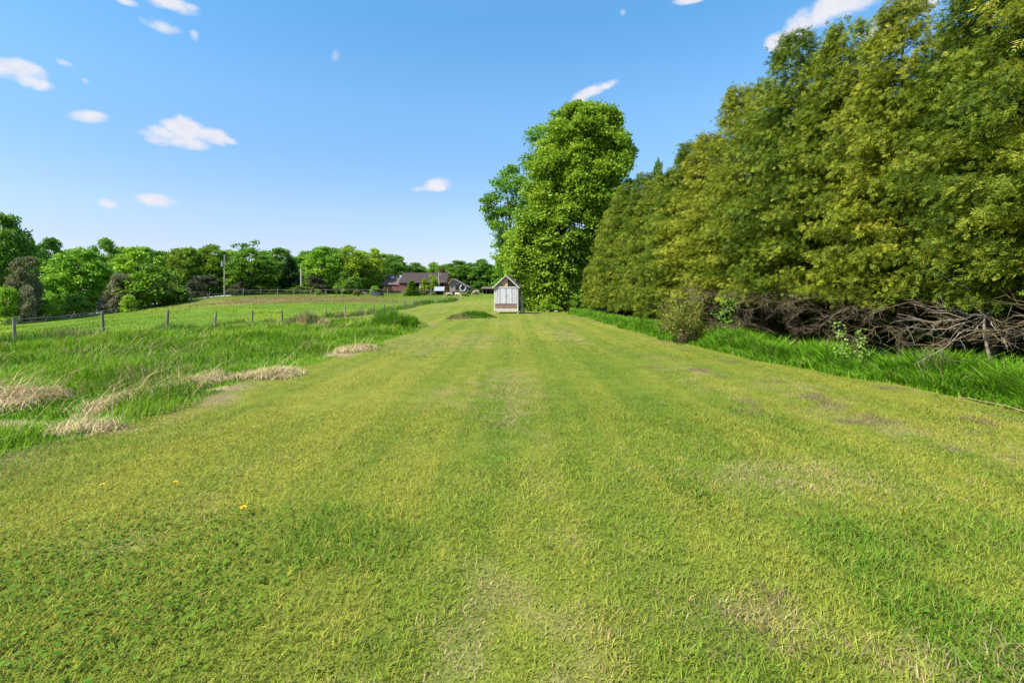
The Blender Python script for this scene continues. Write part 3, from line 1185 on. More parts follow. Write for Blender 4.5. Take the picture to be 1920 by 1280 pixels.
# low shrubs, three metres tall and four wide
SHRUB = []
for sd_ in (416, 417):
    rg = np.random.default_rng(sd_)
    cl = envelope_clumps(rg, 30, 3, [(.15, 1.6), (.9, 2.0), (1.9, 1.7), (2.6, .9)], .4, .75)
    SHRUB.append(broadleaf(sd_, 3, cl, .17, 190, .07, flat=.75, limbs=12, leafmat=L_MID))


def conical(seed, H, R0, n_br, needle):
    rng = np.random.default_rng(seed)
    tb, qb = QBag(), QBag()
    tb.add(*tube(np.array([[0, 0, -.2], [0, 0, H * .5], [0, 0, H]]), [.18, .1, .02], 6))
    for i in range(n_br):
        z = H * (.04 + .94 * rng.random() ** 1.1)
        Lb = R0 * (1 - z / H) ** .8 * rng.uniform(.8, 1.1) + .15
        a = rng.uniform(0, 6.28)
        o = np.array([math.cos(a), math.sin(a), -.15])
        n = int(16 + 22 * Lb)
        t = rng.random(n) ** .7
        P = np.array([0, 0, z]) + o * (t * Lb)[:, None] + rng.normal(0, .09, (n, 3))
        V, Q = leaf_quads(P, o + rng.normal(0, .5, (n, 3)), np.array([0, 0, 1.0]) + rng.normal(0, .5, (n, 3)), needle * rng.uniform(.6, 1.4, n), needle * .5 * np.ones(n))
        qb.add(V, Q, np.repeat(np.clip(rng.normal(.5, .2, n), 0, 1), 4))
    return tb.mesh('trunk', M_BARK, True), qb.mesh('crown', L_CONIFER)


CONE = conical(418, 6, 1.7, 260, .3)


def plant_tree(kind, proto, px, top, hw, d, mat, label, cat='tree', group=None, h_ref=10.0, w_ref=4.3, rz=None, sink=0.0):
    base = list(ground_at(px, d))
    base[2] -= sink
    H = EYE - (top - HZ) / F * d - base[2]
    wx = hw * d / F / w_ref
    t = empty(kind, base, random.uniform(0, 6.28) if rz is None else rz)
    hz = H / h_ref
    t.scale = (wx, wx, hz)
    a = link('trunk', proto[0], t)
    c = link('crown', proto[1], t)
    c.material_slots[0].link = 'OBJECT'
    c.material_slots[0].material = mat
    tag(t, label, cat, group)
    return t


G = 'trees of the wood beyond the pasture'
rows = [
    ('tree', 0, 2, 395, 58, 72, L_DARK, 'tall dark green tree at the left edge, highest of the tree line'),
    ('tree', 1, 95, 444, 34, 104, L_DARK, 'dark round-topped tree between the left-edge tree and the broad bright maple'),
    ('tree', 2, 148, 466, 64, 84, L_BRIGHT, 'broad bright green maple reaching the ground right of the dead vines'),
    ('tree', 3, 195, 449, 40, 112, L_MID, 'olive green tree rising behind the right side of the broad bright maple'),
    ('tree', 0, 262, 460, 54, 106, L_BRIGHT, 'deep green wide-topped tree behind the yellow willow bush'),
    ('tree', 1, 343, 462, 40, 110, L_YELLOW, 'yellow-green tree right of and behind the willow bush'),
    ('tree', 2, 400, 459, 42, 114, L_YELLOW, 'yellow-green tree directly behind the utility pole'),
    ('tree', 3, 472, 468, 52, 104, L_YELLOW, 'rounded yellow-olive tree just right of the utility pole'),
    ('tree', 1, 527, 464, 36, 114, L_MID, 'mid green tree between the olive tree and the bare pole'),
    ('tree', 0, 604, 460, 42, 112, L_BRIGHT, 'bright green tree right of the bare pole'),
    ('tree', 2, 657, 461, 40, 116, L_MID, 'mid green tree second to the right of the bare pole'),
    ('tree', 3, 700, 467, 34, 120, L_MID, 'mid green tree behind the left end of the long barn'),
    ('tree', 1, 738, 478, 34, 132, L_DARK, 'dark green sloping-topped tree above the barn roof'),
    ('tree', 0, 780, 491, 30, 150, L_OLIVE, 'small pale olive tree far behind the right end of the barn'),
    ('tree', 2, 815, 492, 26, 150, L_MID, 'small green tree far behind the leaning snag'),
    ('tree', 0, 858, 487, 34, 142, L_DARK, 'dark green tree behind the gabled outbuilding'),
    ('tree', 3, 905, 487, 34, 140, L_DARK, 'dark green tree behind the low shelter left of the coop'),
    ('tree', 1, 943, 488, 28, 138, L_BRIGHT, 'green tree peeping over the coop roof on its left'),
    ('tree', 0, 990, 480, 34, 136, L_MID, 'green tree in the wood right behind the coop roof'),
    ('tree', 1, 1040, 478, 36, 138, L_MID, 'green tree in the wood hidden behind the middle of the huge maple'),
    ('tree', 3, 1088, 480, 34, 136, L_MID, 'green tree in the wood between the huge maple and the hedge end'),
    ('tree', 2, 1236, 302, 26, 60, L_OLIVE, 'pale thin tree top showing over the far end of the hedge'),
]
for kind, pi, px, top, hw, d, mat, lab in rows:
    plant_tree('deciduous_tree', PROTO[pi], px, top, hw, d, mat, lab, group=G)
plant_tree('deciduous_tree', SPARSE, 467, 449, 40, 122, L_DARK, 'sparse tall tree with sky showing between its tufts, behind the olive tree', group=G, w_ref=3.6)
for i, (px, top) in enumerate(((20, 452), (60, 462), (130, 470), (230, 466), (300, 468), (370, 466), (430, 470), (500, 472), (560, 480), (585, 468), (630, 466), (675, 472), (720, 474), (765, 496), (835, 497), (885, 494), (925, 496))):
    plant_tree('deciduous_tree', PROTO[i % 4], px, top, 50, 138 + (i * 7) % 18, (L_MID, L_DARK, L_BRIGHT)[i % 3],
               'green tree deep in the wood, mostly hidden behind the front row', group='hidden back row of the wood')
SG = 'shrubs along the foot of the wood'
shr = [
    ('vine_thicket', 0, 46, 478, 32, 70, L_VINE, 'tall brown tangle of dead vines at the left tree line'),
    ('vine_thicket', 1, 52, 535, 17, 68, L_BROWN, 'low pale brown mop of dead vine in front of the tall tangle'),
    ('shrub', 1, 8, 538, 30, 67, L_BRIGHT, 'bright green shrub at the far left edge behind the rail fence'),
    ('shrub', 0, 92, 560, 24, 72, L_MID, 'green shrub under the dead vines behind the rail fence'),
    ('shrub', 1, 145, 552, 30, 76, L_DARK, 'dark shrub at the foot of the broad bright maple'),
    ('willow_bush', 0, 290, 491, 62, 83, L_YELLOW, 'big yellow-green willow bush, domed, behind the sloping track'),
    ('vine_thicket', 1, 228, 512, 30, 80, L_BROWN, 'brown twiggy bush merging into the left of the willow bush'),
    ('shrub', 0, 206, 543, 20, 78, L_BROWN, 'narrow brown shrub left of the willow bush'),
    ('shrub', 1, 240, 553, 18, 77, L_BRIGHT, 'small vivid green shrub under the brown twiggy bush'),
    ('shrub', 0, 320, 522, 34, 84, L_OLIVE, 'olive grey shrub at the right foot of the willow bush'),
    ('shrub', 1, 385, 515, 32, 100, L_DUSK, 'dark brown shrub left of the utility pole'),
    ('shrub', 0, 448, 528, 26, 101, L_DUSK, 'dark low shrub right of the utility pole foot'),
    ('shrub', 1, 592, 516, 22, 108, L_DUSK, 'purplish dark shrub right of the bare pole foot'),
    ('shrub', 0, 652, 508, 28, 110, L_DARK, 'dark green shrub left of the long barn'),
    ('shrub', 1, 703, 536, 12, 106, L_BRIGHT, 'small round green shrub behind the dark trough'),
    ('shrub', 0, 560, 535, 30, 106, L_DARK, 'low dark green shrub at the foot of the bare pole'),
    ('shrub', 1, 500, 530, 32, 104, L_DARK, 'low dark shrub beneath the olive tree'),
    ('shrub', 0, 597, 541, 7, 99, L_SAPLING, 'pale young shrub growing in the rail fence'),
    ('shrub', 1, 668, 544, 8, 100, L_SHRUB, 'small whitish shrub in the rail fence'),
    ('shrub', 0, 843, 515, 9, 118, L_RUST, 'rusty orange shrub at the left corner of the gabled outbuilding'),
    ('shrub', 1, 828, 500, 12, 126, L_RUST, 'rust-brown tree top behind the leaning snag'),
    ('shrub', 0, 806, 513, 19, 112, L_YELLOW, 'round yellow-green tree at the right end of the barn roof'),
    ('shrub', 1, 798, 543, 10, 108, L_BROWN, 'brown brush heap in front of the barn end'),
    ('shrub', 0, 812, 546, 9, 106, L_BROWN, 'brown weeds beside the pale-roofed lean-to'),
    ('shrub', 1, 840, 546, 14, 104, L_RUST, 'reddish weeds behind the grazing pair'),
    ('shrub', 0, 884, 544, 12, 110, L_OLIVE, 'olive weeds right of the gabled outbuilding'),
    ('shrub', 1, 740, 544, 20, 110, L_OLIVE, 'low olive weeds along the front of the barn'),
    ('shrub', 1, 856, 545, 12, 105, L_OLIVE, 'olive weeds before the gabled outbuilding wall'),
    ('shrub', 0, 786, 540, 15, 106, L_SHRUB, 'tan and green weeds hiding the foot of the barn posts'),
    ('shrub', 1, 726, 538, 14, 108, L_RUST, 'reddish brush before the left end of the barn'),
    ('shrub', 0, 872, 550, 10, 102, L_SHRUB, 'tan weeds between the horses'),
    ('shrub', 1, 1000, 530, 40, 64, L_DARK, 'dark undergrowth far behind the huge maple and coop'),
    ('shrub', 0, 1070, 528, 40, 66, L_DARK, 'dark undergrowth behind the right side of the huge maple'),
    ('shrub', 0, 1030, 556, 24, 42, L_MID, 'green undergrowth at the foot of the huge maple'),
    ('shrub', 1, 1085, 552, 20, 42, L_MID, 'green bush filling the gap between maple and hedge'),
]
for kind, pi, px, top, hw, d, mat, lab in shr:
    if top < 480:
        plant_tree(kind, PROTO[1], px, top, hw, d, mat, lab, cat='shrub', group=SG)
    else:
        plant_tree(kind, SHRUB[pi], px, top, hw, d, mat, lab, cat='shrub', group=SG, h_ref=3.1, w_ref=2.1)
plant_tree('conifer_tree', CONE, 543, 482, 24, 109, L_CONIFER, 'blackish conifer left of the bare pole', group=G, h_ref=6, w_ref=1.8)
plant_tree('conifer_tree', CONE, 772, 526, 16, 100, L_YELLOW, 'small yellow-green cone-shaped tree before the barn', group=G, h_ref=6, w_ref=1.8)
plant_tree('conifer_tree', CONE, 625, 500, 16, 122, L_CONIFER, 'dark conifer showing between the two green trees right of the bare pole', group=G, h_ref=6, w_ref=1.8)


# ------------------------------------------------------------------ cedar hedge
def cedar(seed, H, skirt, rad, n_br, mat, big=1.0):
    rng = np.random.default_rng(seed)
    tb = QBag()
    tp = bent(np.array([0, 0, -.2]), np.array([rng.uniform(-.15, .15), rng.uniform(-.15, .15), H * .92]), 8, 0, rng, .006)
    tb.add(*tube(tp, np.linspace(.13, .02, 8), 7))
    if rng.random() < .8:
        q = tp.copy()
        q[:, 0] += np.linspace(.05, .35, 8)
        q[:, 1] += np.linspace(.02, -.25, 8)
        tb.add(*tube(q[:6], np.linspace(.085, .03, 6), 6))
    Ps, Ds, Ns, Ls, Ws, Ss = [], [], [], [], [], []
    for i in range(n_br):
        u = (i + rng.random()) / n_br
        z = skirt + (H - skirt) * u ** 1.12
        f = (z - skirt) / (H - skirt)
        Rz = rad * (.86 + .14 * math.sin(min(1, f * 2.6) * math.pi * .5)) * (1 - max(0, f - .33) / .67 * .94) ** .82
        a = rng.uniform(0, 2 * np.pi)
        Lb = (Rz * rng.uniform(.72, 1.18)) + .18
        o = np.array([math.cos(a), math.sin(a), 0])
        side = np.array([-o[1], o[0], 0])
        rise = rng.uniform(.05, .40) * (1 - .2 * f)
        n_sp = int((11 + 16 * Lb) * 1.75)
        btone = rng.normal(.46, .19)
        droop = rng.uniform(.0, .5)
        for k in range(n_sp):
            t = .22 + .78 * ((k + rng.random()) / n_sp) ** .8
            p = np.array([0, 0, z]) + o * (Lb * t) + np.array([0, 0, rise * Lb * (t - .8 * t * t * t)]) + side * rng.normal(0, .05 + .16 * (1 - abs(t - .7))) + np.array([0, 0, rng.normal(0, .07)])
            sgn = 1 if k % 2 else -1
            m = o * rng.uniform(.1, .9) + side * sgn * rng.uniform(.0, .9) + np.array([0, 0, rng.uniform(-.55, .35) - droop * .4])
            m = m / np.linalg.norm(m)
            nn = np.array([0, 0, .55]) + o * rng.uniform(-.2, .9) + rng.normal(0, .45, 3)
            nn = nn - m * nn.dot(m)
            nn /= np.linalg.norm(nn)
            sd2 = np.cross(m, nn)
            Lr = rng.uniform(.07, .175) * big
            tone = btone + rng.normal(0, .12)
            if rng.random() < .025:
                tone = 1.0
            nl = 5
            for j in range(nl):
                q = (j + .5) / nl
                pos = p + m * (Lr * q) - np.array([0, 0, .2 * Lr * q * q])
                ll = Lr * (.62 * (1 - q) + .22)
                for sg in (-1, 1):
                    Ps.append(pos)
                    Ds.append(m * rng.uniform(.5, 1.1) + sd2 * sg * .8 + nn * rng.uniform(-.5, .3))
                    Ns.append(nn + rng.normal(0, .25, 3))
                    Ls.append(ll * rng.uniform(.8, 1.25))
                    Ws.append(.0185 * big * rng.uniform(.7, 1.3))
                    Ss.append(tone + rng.normal(0, .08) + .10 * q)
    V, Q = leaf_quads(np.array(Ps), np.array(Ds), np.array(Ns), np.array(Ls), np.array(Ws))
    me = np_mesh('crown', V, [Q], mat, fac=np.repeat(np.clip(Ss, 0, 1), 4))
    return tb.mesh('trunk', M_CEDARBARK, True), me


CEDARS = [cedar(501 + i, 8.6, 1.5, 1.72, 350, L_CEDAR) for i in range(3)]
CEDAR_LOW = [cedar(511 + i, 8.6, .80, 1.6, 260, L_CEDAR, 1.2) for i in range(2)]
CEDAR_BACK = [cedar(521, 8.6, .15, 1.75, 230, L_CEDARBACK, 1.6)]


def dead_branch(seed, L, mat, twigs=16, r0=.016, up=.25):
    """bare dead limb growing along +X with side twigs"""
    rng = np.random.default_rng(seed)
    qb = QBag()
    n = 9
    t = np.linspace(0, 1, n)
    P = np.stack([t * L, np.cumsum(rng.normal(0, .04, n)) * L * .6, up * L * np.sin(t * 2.2) - .18 * L * t * t], 1)
    P[:, 2] += np.cumsum(rng.normal(0, .02, n)) * L * .5
    qb.add(*tube(P, np.linspace(r0, .004, n), 4))
    for i in range(twigs):
        k = rng.uniform(.2, .95) * (n - 1)
        a = P[int(k)] + (P[min(int(k) + 1, n - 1)] - P[int(k)]) * (k - int(k))
        ll = rng.uniform(.2, .65) * (1.15 - k / n) + .1
        dr = np.array([rng.uniform(.3, 1.0), rng.choice([-1, 1]) * rng.uniform(.3, 1.0), rng.uniform(-.5, .6)])
        dr /= np.linalg.norm(dr)
        m = 5
        tt = np.linspace(0, 1, m)[:, None]
        Q = a + dr * tt * ll + np.cumsum(rng.normal(0, .025, (m, 3)), 0)
        qb.add(*tube(Q, np.linspace(.007, .0025, m), 3))
        for _ in range(2):
            j = rng.integers(1, m)
            d2 = dr + rng.normal(0, .7, 3)
            d2 /= np.linalg.norm(d2)
            Q2 = Q[j] + d2 * np.linspace(0, 1, 3)[:, None] * rng.uniform(.08, .28)
            qb.add(*tube(Q2, np.linspace(.0045, .002, 3), 3))
    return qb.mesh('dead_branch', mat)


DEADS = [dead_branch(531 + i, 1.5 + .2 * i, M_DEAD, 20 + i) for i in range(6)]


def hedge_x(y):
    return float(x_right(y)) + 2.5


def hedge():
    rng = random.Random(55)
    ys = []
    y = 3.6
    while y < 36.5:
        ys.append(y)
        y += 1.55 + rng.uniform(-.25, .3)
    n = len(ys)
    for i, y in enumerate(ys):
        far = y > 21
        proto = (CEDAR_LOW if far else CEDARS)[i % (2 if far else 3)]
        x = hedge_x(y) + rng.uniform(-.2, .2)
        if y > 33:
            x -= .15
        t = empty('cedar_tree', (x, y, gz(x, y)), rng.uniform(0, 6.28))
        h = rng.uniform(.92, 1.08)
        if 12.6 < y < 16:
            h *= 1.03
        if y > 18.6:
            h *= .90
        h *= (1, 1, .98, .95, .86, .70)[max(0, 6 - n + i)] if n - i < 7 else 1
        if y <= 18.6:
            h *= 1.04
        wv = rng.uniform(.94, 1.12)
        t.scale = (wv, wv, h)
        link('trunk', proto[0], t)
        link('crown', proto[1], t)
        if i == n - 1:
            lab = 'cedar tree at the far end of the hedge, shorter, sloping down towards the maple'
        elif far:
            lab = 'cedar tree in the far half of the hedge, green skirt down to the grass'
        else:
            lab = 'cedar tree in the near half of the hedge, bare dead twigs under its skirt'
        tag(t, lab, 'tree', 'front row of cedars in the hedge')
        if not far and y > 6:
            for k in range(7):
                b = link('dead_branch', DEADS[rng.randrange(6)], t)
                ang = math.pi + rng.gauss(0, .75) - t.rotation_euler.z
                b.location = (rng.uniform(-.15, .15), rng.uniform(-.15, .15), rng.uniform(.25, 1.45) / h)
                b.rotation_euler = (rng.uniform(-.5, .5), rng.uniform(-.25, .25), ang)
                sc = rng.uniform(.75, 1.2)
                b.scale = (sc, sc, sc)
    # back row closes the hedge
    y = 2.5
    while y < 37:
        x = hedge_x(y) + 2.0 + rng.uniform(-.2, .3)
        t = empty('cedar_tree', (x, y, gz(x, y)), rng.uniform(0, 6.28))
        h = rng.uniform(.84, 1.0)
        t.scale = (1.05, 1.05, h * (.6 if y > 32 else .82 if y > 20 else 1))
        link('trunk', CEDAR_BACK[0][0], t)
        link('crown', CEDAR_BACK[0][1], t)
        tag(t, 'cedar tree in the shaded second row behind the hedge front', 'tree', 'back row of cedars in the hedge')
        y += 1.75 + rng.uniform(-.2, .3)


hedge()


# bare, pale fallen bough at the right edge, standing out of the hedge foot
def fallen_bough():
    rng = np.random.default_rng(560)
    c = np.array(W(1846, 592, 8.9))
    qb = QBag()
    arms = [((1938, 520), 9.2, .022), ((1806, 528), 9.2, .015), ((1710, 560), 8.7, .014), ((1935, 628), 8.6, .018), ((1760, 572), 9.3, .010),
            ((1925, 560), 9.4, .012), ((1700, 600), 9.0, .009), ((1812, 622), 8.6, .010), ((1890, 650), 8.5, .010), ((1700, 612), 8.8, .008), ((1720, 680), 8.7, .009)]
    for (px, py), d, r in arms:
        e = np.array(W(px, py, d))
        P = bent(c, e, 7, rng.uniform(-.25, .12), rng, .05)
        qb.add(*tube(P, np.linspace(r, r * .35, 7), 5))
        for _ in range(7):
            k = rng.integers(2, 7)
            dr = (e - c) / np.linalg.norm(e - c) + rng.normal(0, .7, 3)
            dr /= np.linalg.norm(dr)
            Q = P[k] + dr * np.linspace(0, 1, 4)[:, None] * rng.uniform(.12, .4) + np.cumsum(rng.normal(0, .015, (4, 3)), 0)
            qb.add(*tube(Q, np.linspace(r * .4, .002, 4), 3))
    base = np.array([c[0] + .25, c[1] + .1, gz(c[0] + .25, c[1] + .1)])
    qb.add(*tube(bent(base, c, 5, 0, rng, .04), np.linspace(.03, .024, 5), 6))
    V = np.concatenate(qb.V) - base
    o = link('dead_bough', np_mesh('dead_bough', V, [np.concatenate(qb.Q)], M_BOUGH))
    o.location = base
    tag(o, 'forked pale dead bough sprawling under the hedge at the right edge', 'branch')


fallen_bough()


def stick():
    p0, p1 = np.array(W(1795, 748, 7.75)), np.array(W(1925, 779, 6.75))
    p0[2] = gz(p0[0], p0[1]) + .06
    p1[2] = gz(p1[0], p1[1]) + .05
    rng = np.random.default_rng(570)
    V, Q = tube(bent(p0, p1, 9, .03, rng, .02), np.linspace(.005, .007, 9), 5)
    o = link('fallen_stick', np_mesh('fallen_stick', V - p0, [Q], M_TANSTEM, smooth=True))
    o.location = p0
    tag(o, 'long thin fallen stick on the lawn edge at the right of the photo', 'stick')


stick()


def stemmy_shrub():
    rng = np.random.default_rng(580)
    d = 16.6
    x, y = (1288 - 960) / F * d, d
    z = gz(x, y)
    t = empty('multi_stemmed_shrub', (x, y, z))
    tag(t, 'tan many-stemmed shrub with thin yellowish leaves, in the grass strip before the hedge', 'shrub')
    sb, qb = QBag(), QBag()
    for i in range(70):
        a = rng.uniform(0, 6.28)
        r = rng.uniform(.0, .22)
        p0 = np.array([r * math.cos(a), r * math.sin(a), -.05])
        rr = rng.uniform(.25, 1.0)
        p1 = np.array([rr * math.cos(a), rr * math.sin(a), rng.uniform(.6, 1.75) * (1.1 - .3 * rr)])
        P = bent(p0, p1, 6, .15, rng, .05)
        sb.add(*tube(P, np.linspace(.011, .003, 6), 4))
        n = 90
        k = rng.uniform(.45, 1, n) * 4.99
        idx = k.astype(int)
        pos = P[idx] + (P[idx + 1] - P[idx]) * (k - idx)[:, None] + rng.normal(0, .07, (n, 3))
        L = rng.uniform(.04, .09, n)
        V, Q = leaf_quads(pos, rng.normal(0, 1, (n, 3)), rng.normal(0, .7, (n, 3)) + np.array([0, 0, 1.0]), L, L * .5)
        qb.add(V, Q, np.repeat(np.clip(rng.normal(.5, .2, n), 0, 1), 4))
    link('stem', sb.mesh('stem', M_TANSTEM), t)
    link('foliage', qb.mesh('foliage', L_SHRUB), t)


stemmy_shrub()


def sapling(px, top, base_py, d, hw, label, seed, mat=None, n=120):
    rng = np.random.default_rng(seed)
    x, y = (px - 960) / F * d, d
    z = gz(x, y)
    H = EYE - (top - HZ) / F * d - z
    t = empty('sapling', (x, y, z))
    tag(t, label, 'sapling', 'young seedlings under the hedge')
    P = bent(np.array([0.1, 0, -.03]), np.array([-.05, 0, H]), 7, 0, rng, .04)
    V, Q = tube(P, np.linspace(.008, .003, 7), 4)
    link('stem', np_mesh('stem', V, [Q], M_DEAD), t)
    k = rng.uniform(.3, 1, n) * 5.99
    idx = k.astype(int)
    pos = P[idx] + (P[idx + 1] - P[idx]) * (k - idx)[:, None] + rng.normal(0, hw, (n, 3)) * np.array([1, 1, .4])
    L = rng.uniform(.035, .075, n)
    V, Q = leaf_quads(pos, rng.normal(0, 1, (n, 3)), rng.normal(0, .5, (n, 3)) + np.array([-.4, -.5, 1.0]), L, L * .7)
    link('foliage', np_mesh('foliage', V, [Q], mat or L_SAPLING, fac=np.repeat(np.clip(rng.normal(.5, .2, n), 0, 1), 4)), t)


sapling(1578, 603, 660, 10.6, .07, 'pale leafy sapling in the dark under the hedge, taller and left of its twin', 591)
sapling(1616, 618, 660, 10.4, .045, 'pale leafy sapling in the dark under the hedge, shorter and right of its twin', 592)
sapling(1362, 560, 640, 14.2, .16, 'dark green leafy seedling right of the tan many-stemmed shrub', 593, L_MID, 320)


# ------------------------------------------------------------------ boxes and bars
class MB:
    def __init__(s):
        s.bm = bmesh.new()

    def box(s, c, size, rot=None, bevel=0.0):
        m = Matrix.Translation(Vector(c))
        if rot is not None:
            m = m @ Euler(rot).to_matrix().to_4x4()
        m = m @ Matrix.Diagonal((size[0], size[1], size[2], 1))
        r = bmesh.ops.create_cube(s.bm, size=1.0, matrix=m)
        if bevel:
            es = list({e for v in r['verts'] for e in v.link_edges})
            bmesh.ops.bevel(s.bm, geom=es, offset=bevel, segments=1, affect='EDGES')
        return s

    def bar(s, a, b, r0, r1=None, k=7):
        V, Q = tube(np.array([a, (np.array(a) + np.array(b)) / 2, b]), [r0, ((r1 or r0) + r0) / 2, r1 or r0], k)
        vs = [s.bm.verts.new(v) for v in V]
        for q in Q:
            s.bm.faces.new([vs[i] for i in q])
        s.bm.faces.new(vs[:k])
        s.bm.faces.new(vs[-k:])
        return s

    def poly(s, pts, thick_vec):
        a = [s.bm.verts.new(p) for p in pts]
        b = [s.bm.verts.new(Vector(p) + Vector(thick_vec)) for p in pts]
        s.bm.faces.new(a)
        s.bm.faces.new(b[::-1])
        for i in range(len(a)):
            j = (i + 1) % len(a)
            s.bm.faces.new([a[i], a[j], b[j], b[i]][::-1])
        return s

    def ring(s, c, r, tr, axis_y=True, k=20, kk=6):
        a = np.linspace(0, 2 * np.pi, k + 1)
        P = np.stack([c[0] + np.cos(a) * r, np.full(k + 1, c[1]), c[2] + np.sin(a) * r], 1)
        V, Q = tube(P, tr, kk)
        vs = [s.bm.verts.new(v) for v in V]
        for q in Q:
            try:
                s.bm.faces.new([vs[i] for i in q])
            except ValueError:
                pass
        return s

    def build(s, name, mat, parent=None):
        bmesh.ops.recalc_face_normals(s.bm, faces=s.bm.faces)
        me = bpy.data.meshes.new(name)
        s.bm.to_mesh(me)
        s.bm.free()
        me.materials.append(mat)
        return link(name, me, parent)


M_WOODGREY = noisy('weathered_grey_board', (.34, .31, .31), (.56, .53, .54), (26, 26, 2.2), .85, .4)
M_WOODLIGHT = noisy('pale_grey_board', (.38, .36, .36), (.62, .60, .61), (26, 26, 2.2), .85, .4)
M_WOODTRIM = noisy('pale_trim_wood', (.36, .32, .26), (.58, .53, .45), (18, 18, 3), .8, .3)
M_PLY = noisy('orange_plywood', (.42, .25, .13), (.60, .42, .23), (6, 6, 10), .8, .2)
M_DARKWOOD = noisy('dark_brown_board', (.07, .045, .035), (.16, .10, .075), (12, 12, 4), .9, .3)
M_BROWNBAND = noisy('brown_stained_board', (.14, .085, .065), (.27, .18, .13), (10, 10, 6), .9, .3)
M_POSTWOOD = noisy('fence_post_wood', (.13, .11, .085), (.29, .26, .21), (30, 30, 4), .9, .5)
M_RAILWOOD = noisy('split_rail_wood', (.10, .075, .058), (.26, .21, .165), (8, 8, 8), .9, .5)
M_WIRE = noisy('galvanised_wire', (.22, .22, .22), (.35, .35, .35), (5, 5, 5), .5, .1)
M_SHINGLE = noisy('purple_brown_shingle', (.036, .025, .023), (.072, .050, .045), (5, 5, 9), .85, .4)
M_SHINGLEOLD = noisy('worn_brown_shingle', (.10, .065, .055), (.20, .135, .115), (7, 7, 12), .9, .4)
M_REDWOOD = noisy('red_barn_board', (.13, .05, .045), (.23, .10, .09), (20, 20, 3), .85, .3)
M_BROWNWALL = noisy('brown_barn_board', (.13, .085, .065), (.26, .18, .14), (20, 20, 3), .85, .3)
M_PINKWALL = noisy('pinkish_plank_wall', (.20, .155, .135), (.33, .27, .24), (20, 20, 3), .85, .3)
M_WHITE = noisy('white_paint', (.48, .48, .48), (.6, .6, .6), (4, 4, 4), .5, .05)
M_TIN = noisy('galvanised_roof', (.20, .22, .24), (.32, .34, .36), (3, 3, 3), .75, .1)
M_HOLE = noisy('unlit_interior', (.015, .012, .01), (.03, .025, .02), (3, 3, 3), .9, .1)
M_GRAVEL = noisy('gravel', (.26, .23, .20), (.44, .41, .37), (6, 6, 6), .95, .4)
M_POLE = noisy('utility_pole_wood', (.24, .21, .18), (.40, .37, .33), (14, 14, 2), .9, .3)
M_RUBBER = noisy('dark_trough_plastic', (.045, .045, .055), (.09, .09, .10), (4, 4, 4), .6, .1)
M_HORSE = noisy('cream_horse_coat', (.33, .26, .17), (.46, .38, .27), (3, 3, 3), .8, .1)
M_HORSEHAIR = noisy('pale_horse_hair', (.42, .37, .29), (.56, .50, .42), (12, 12, 12), .85, .2)
M_STONE = noisy('field_stone', (.13, .11, .10), (.26, .23, .20), (5, 5, 5), .9, .4)


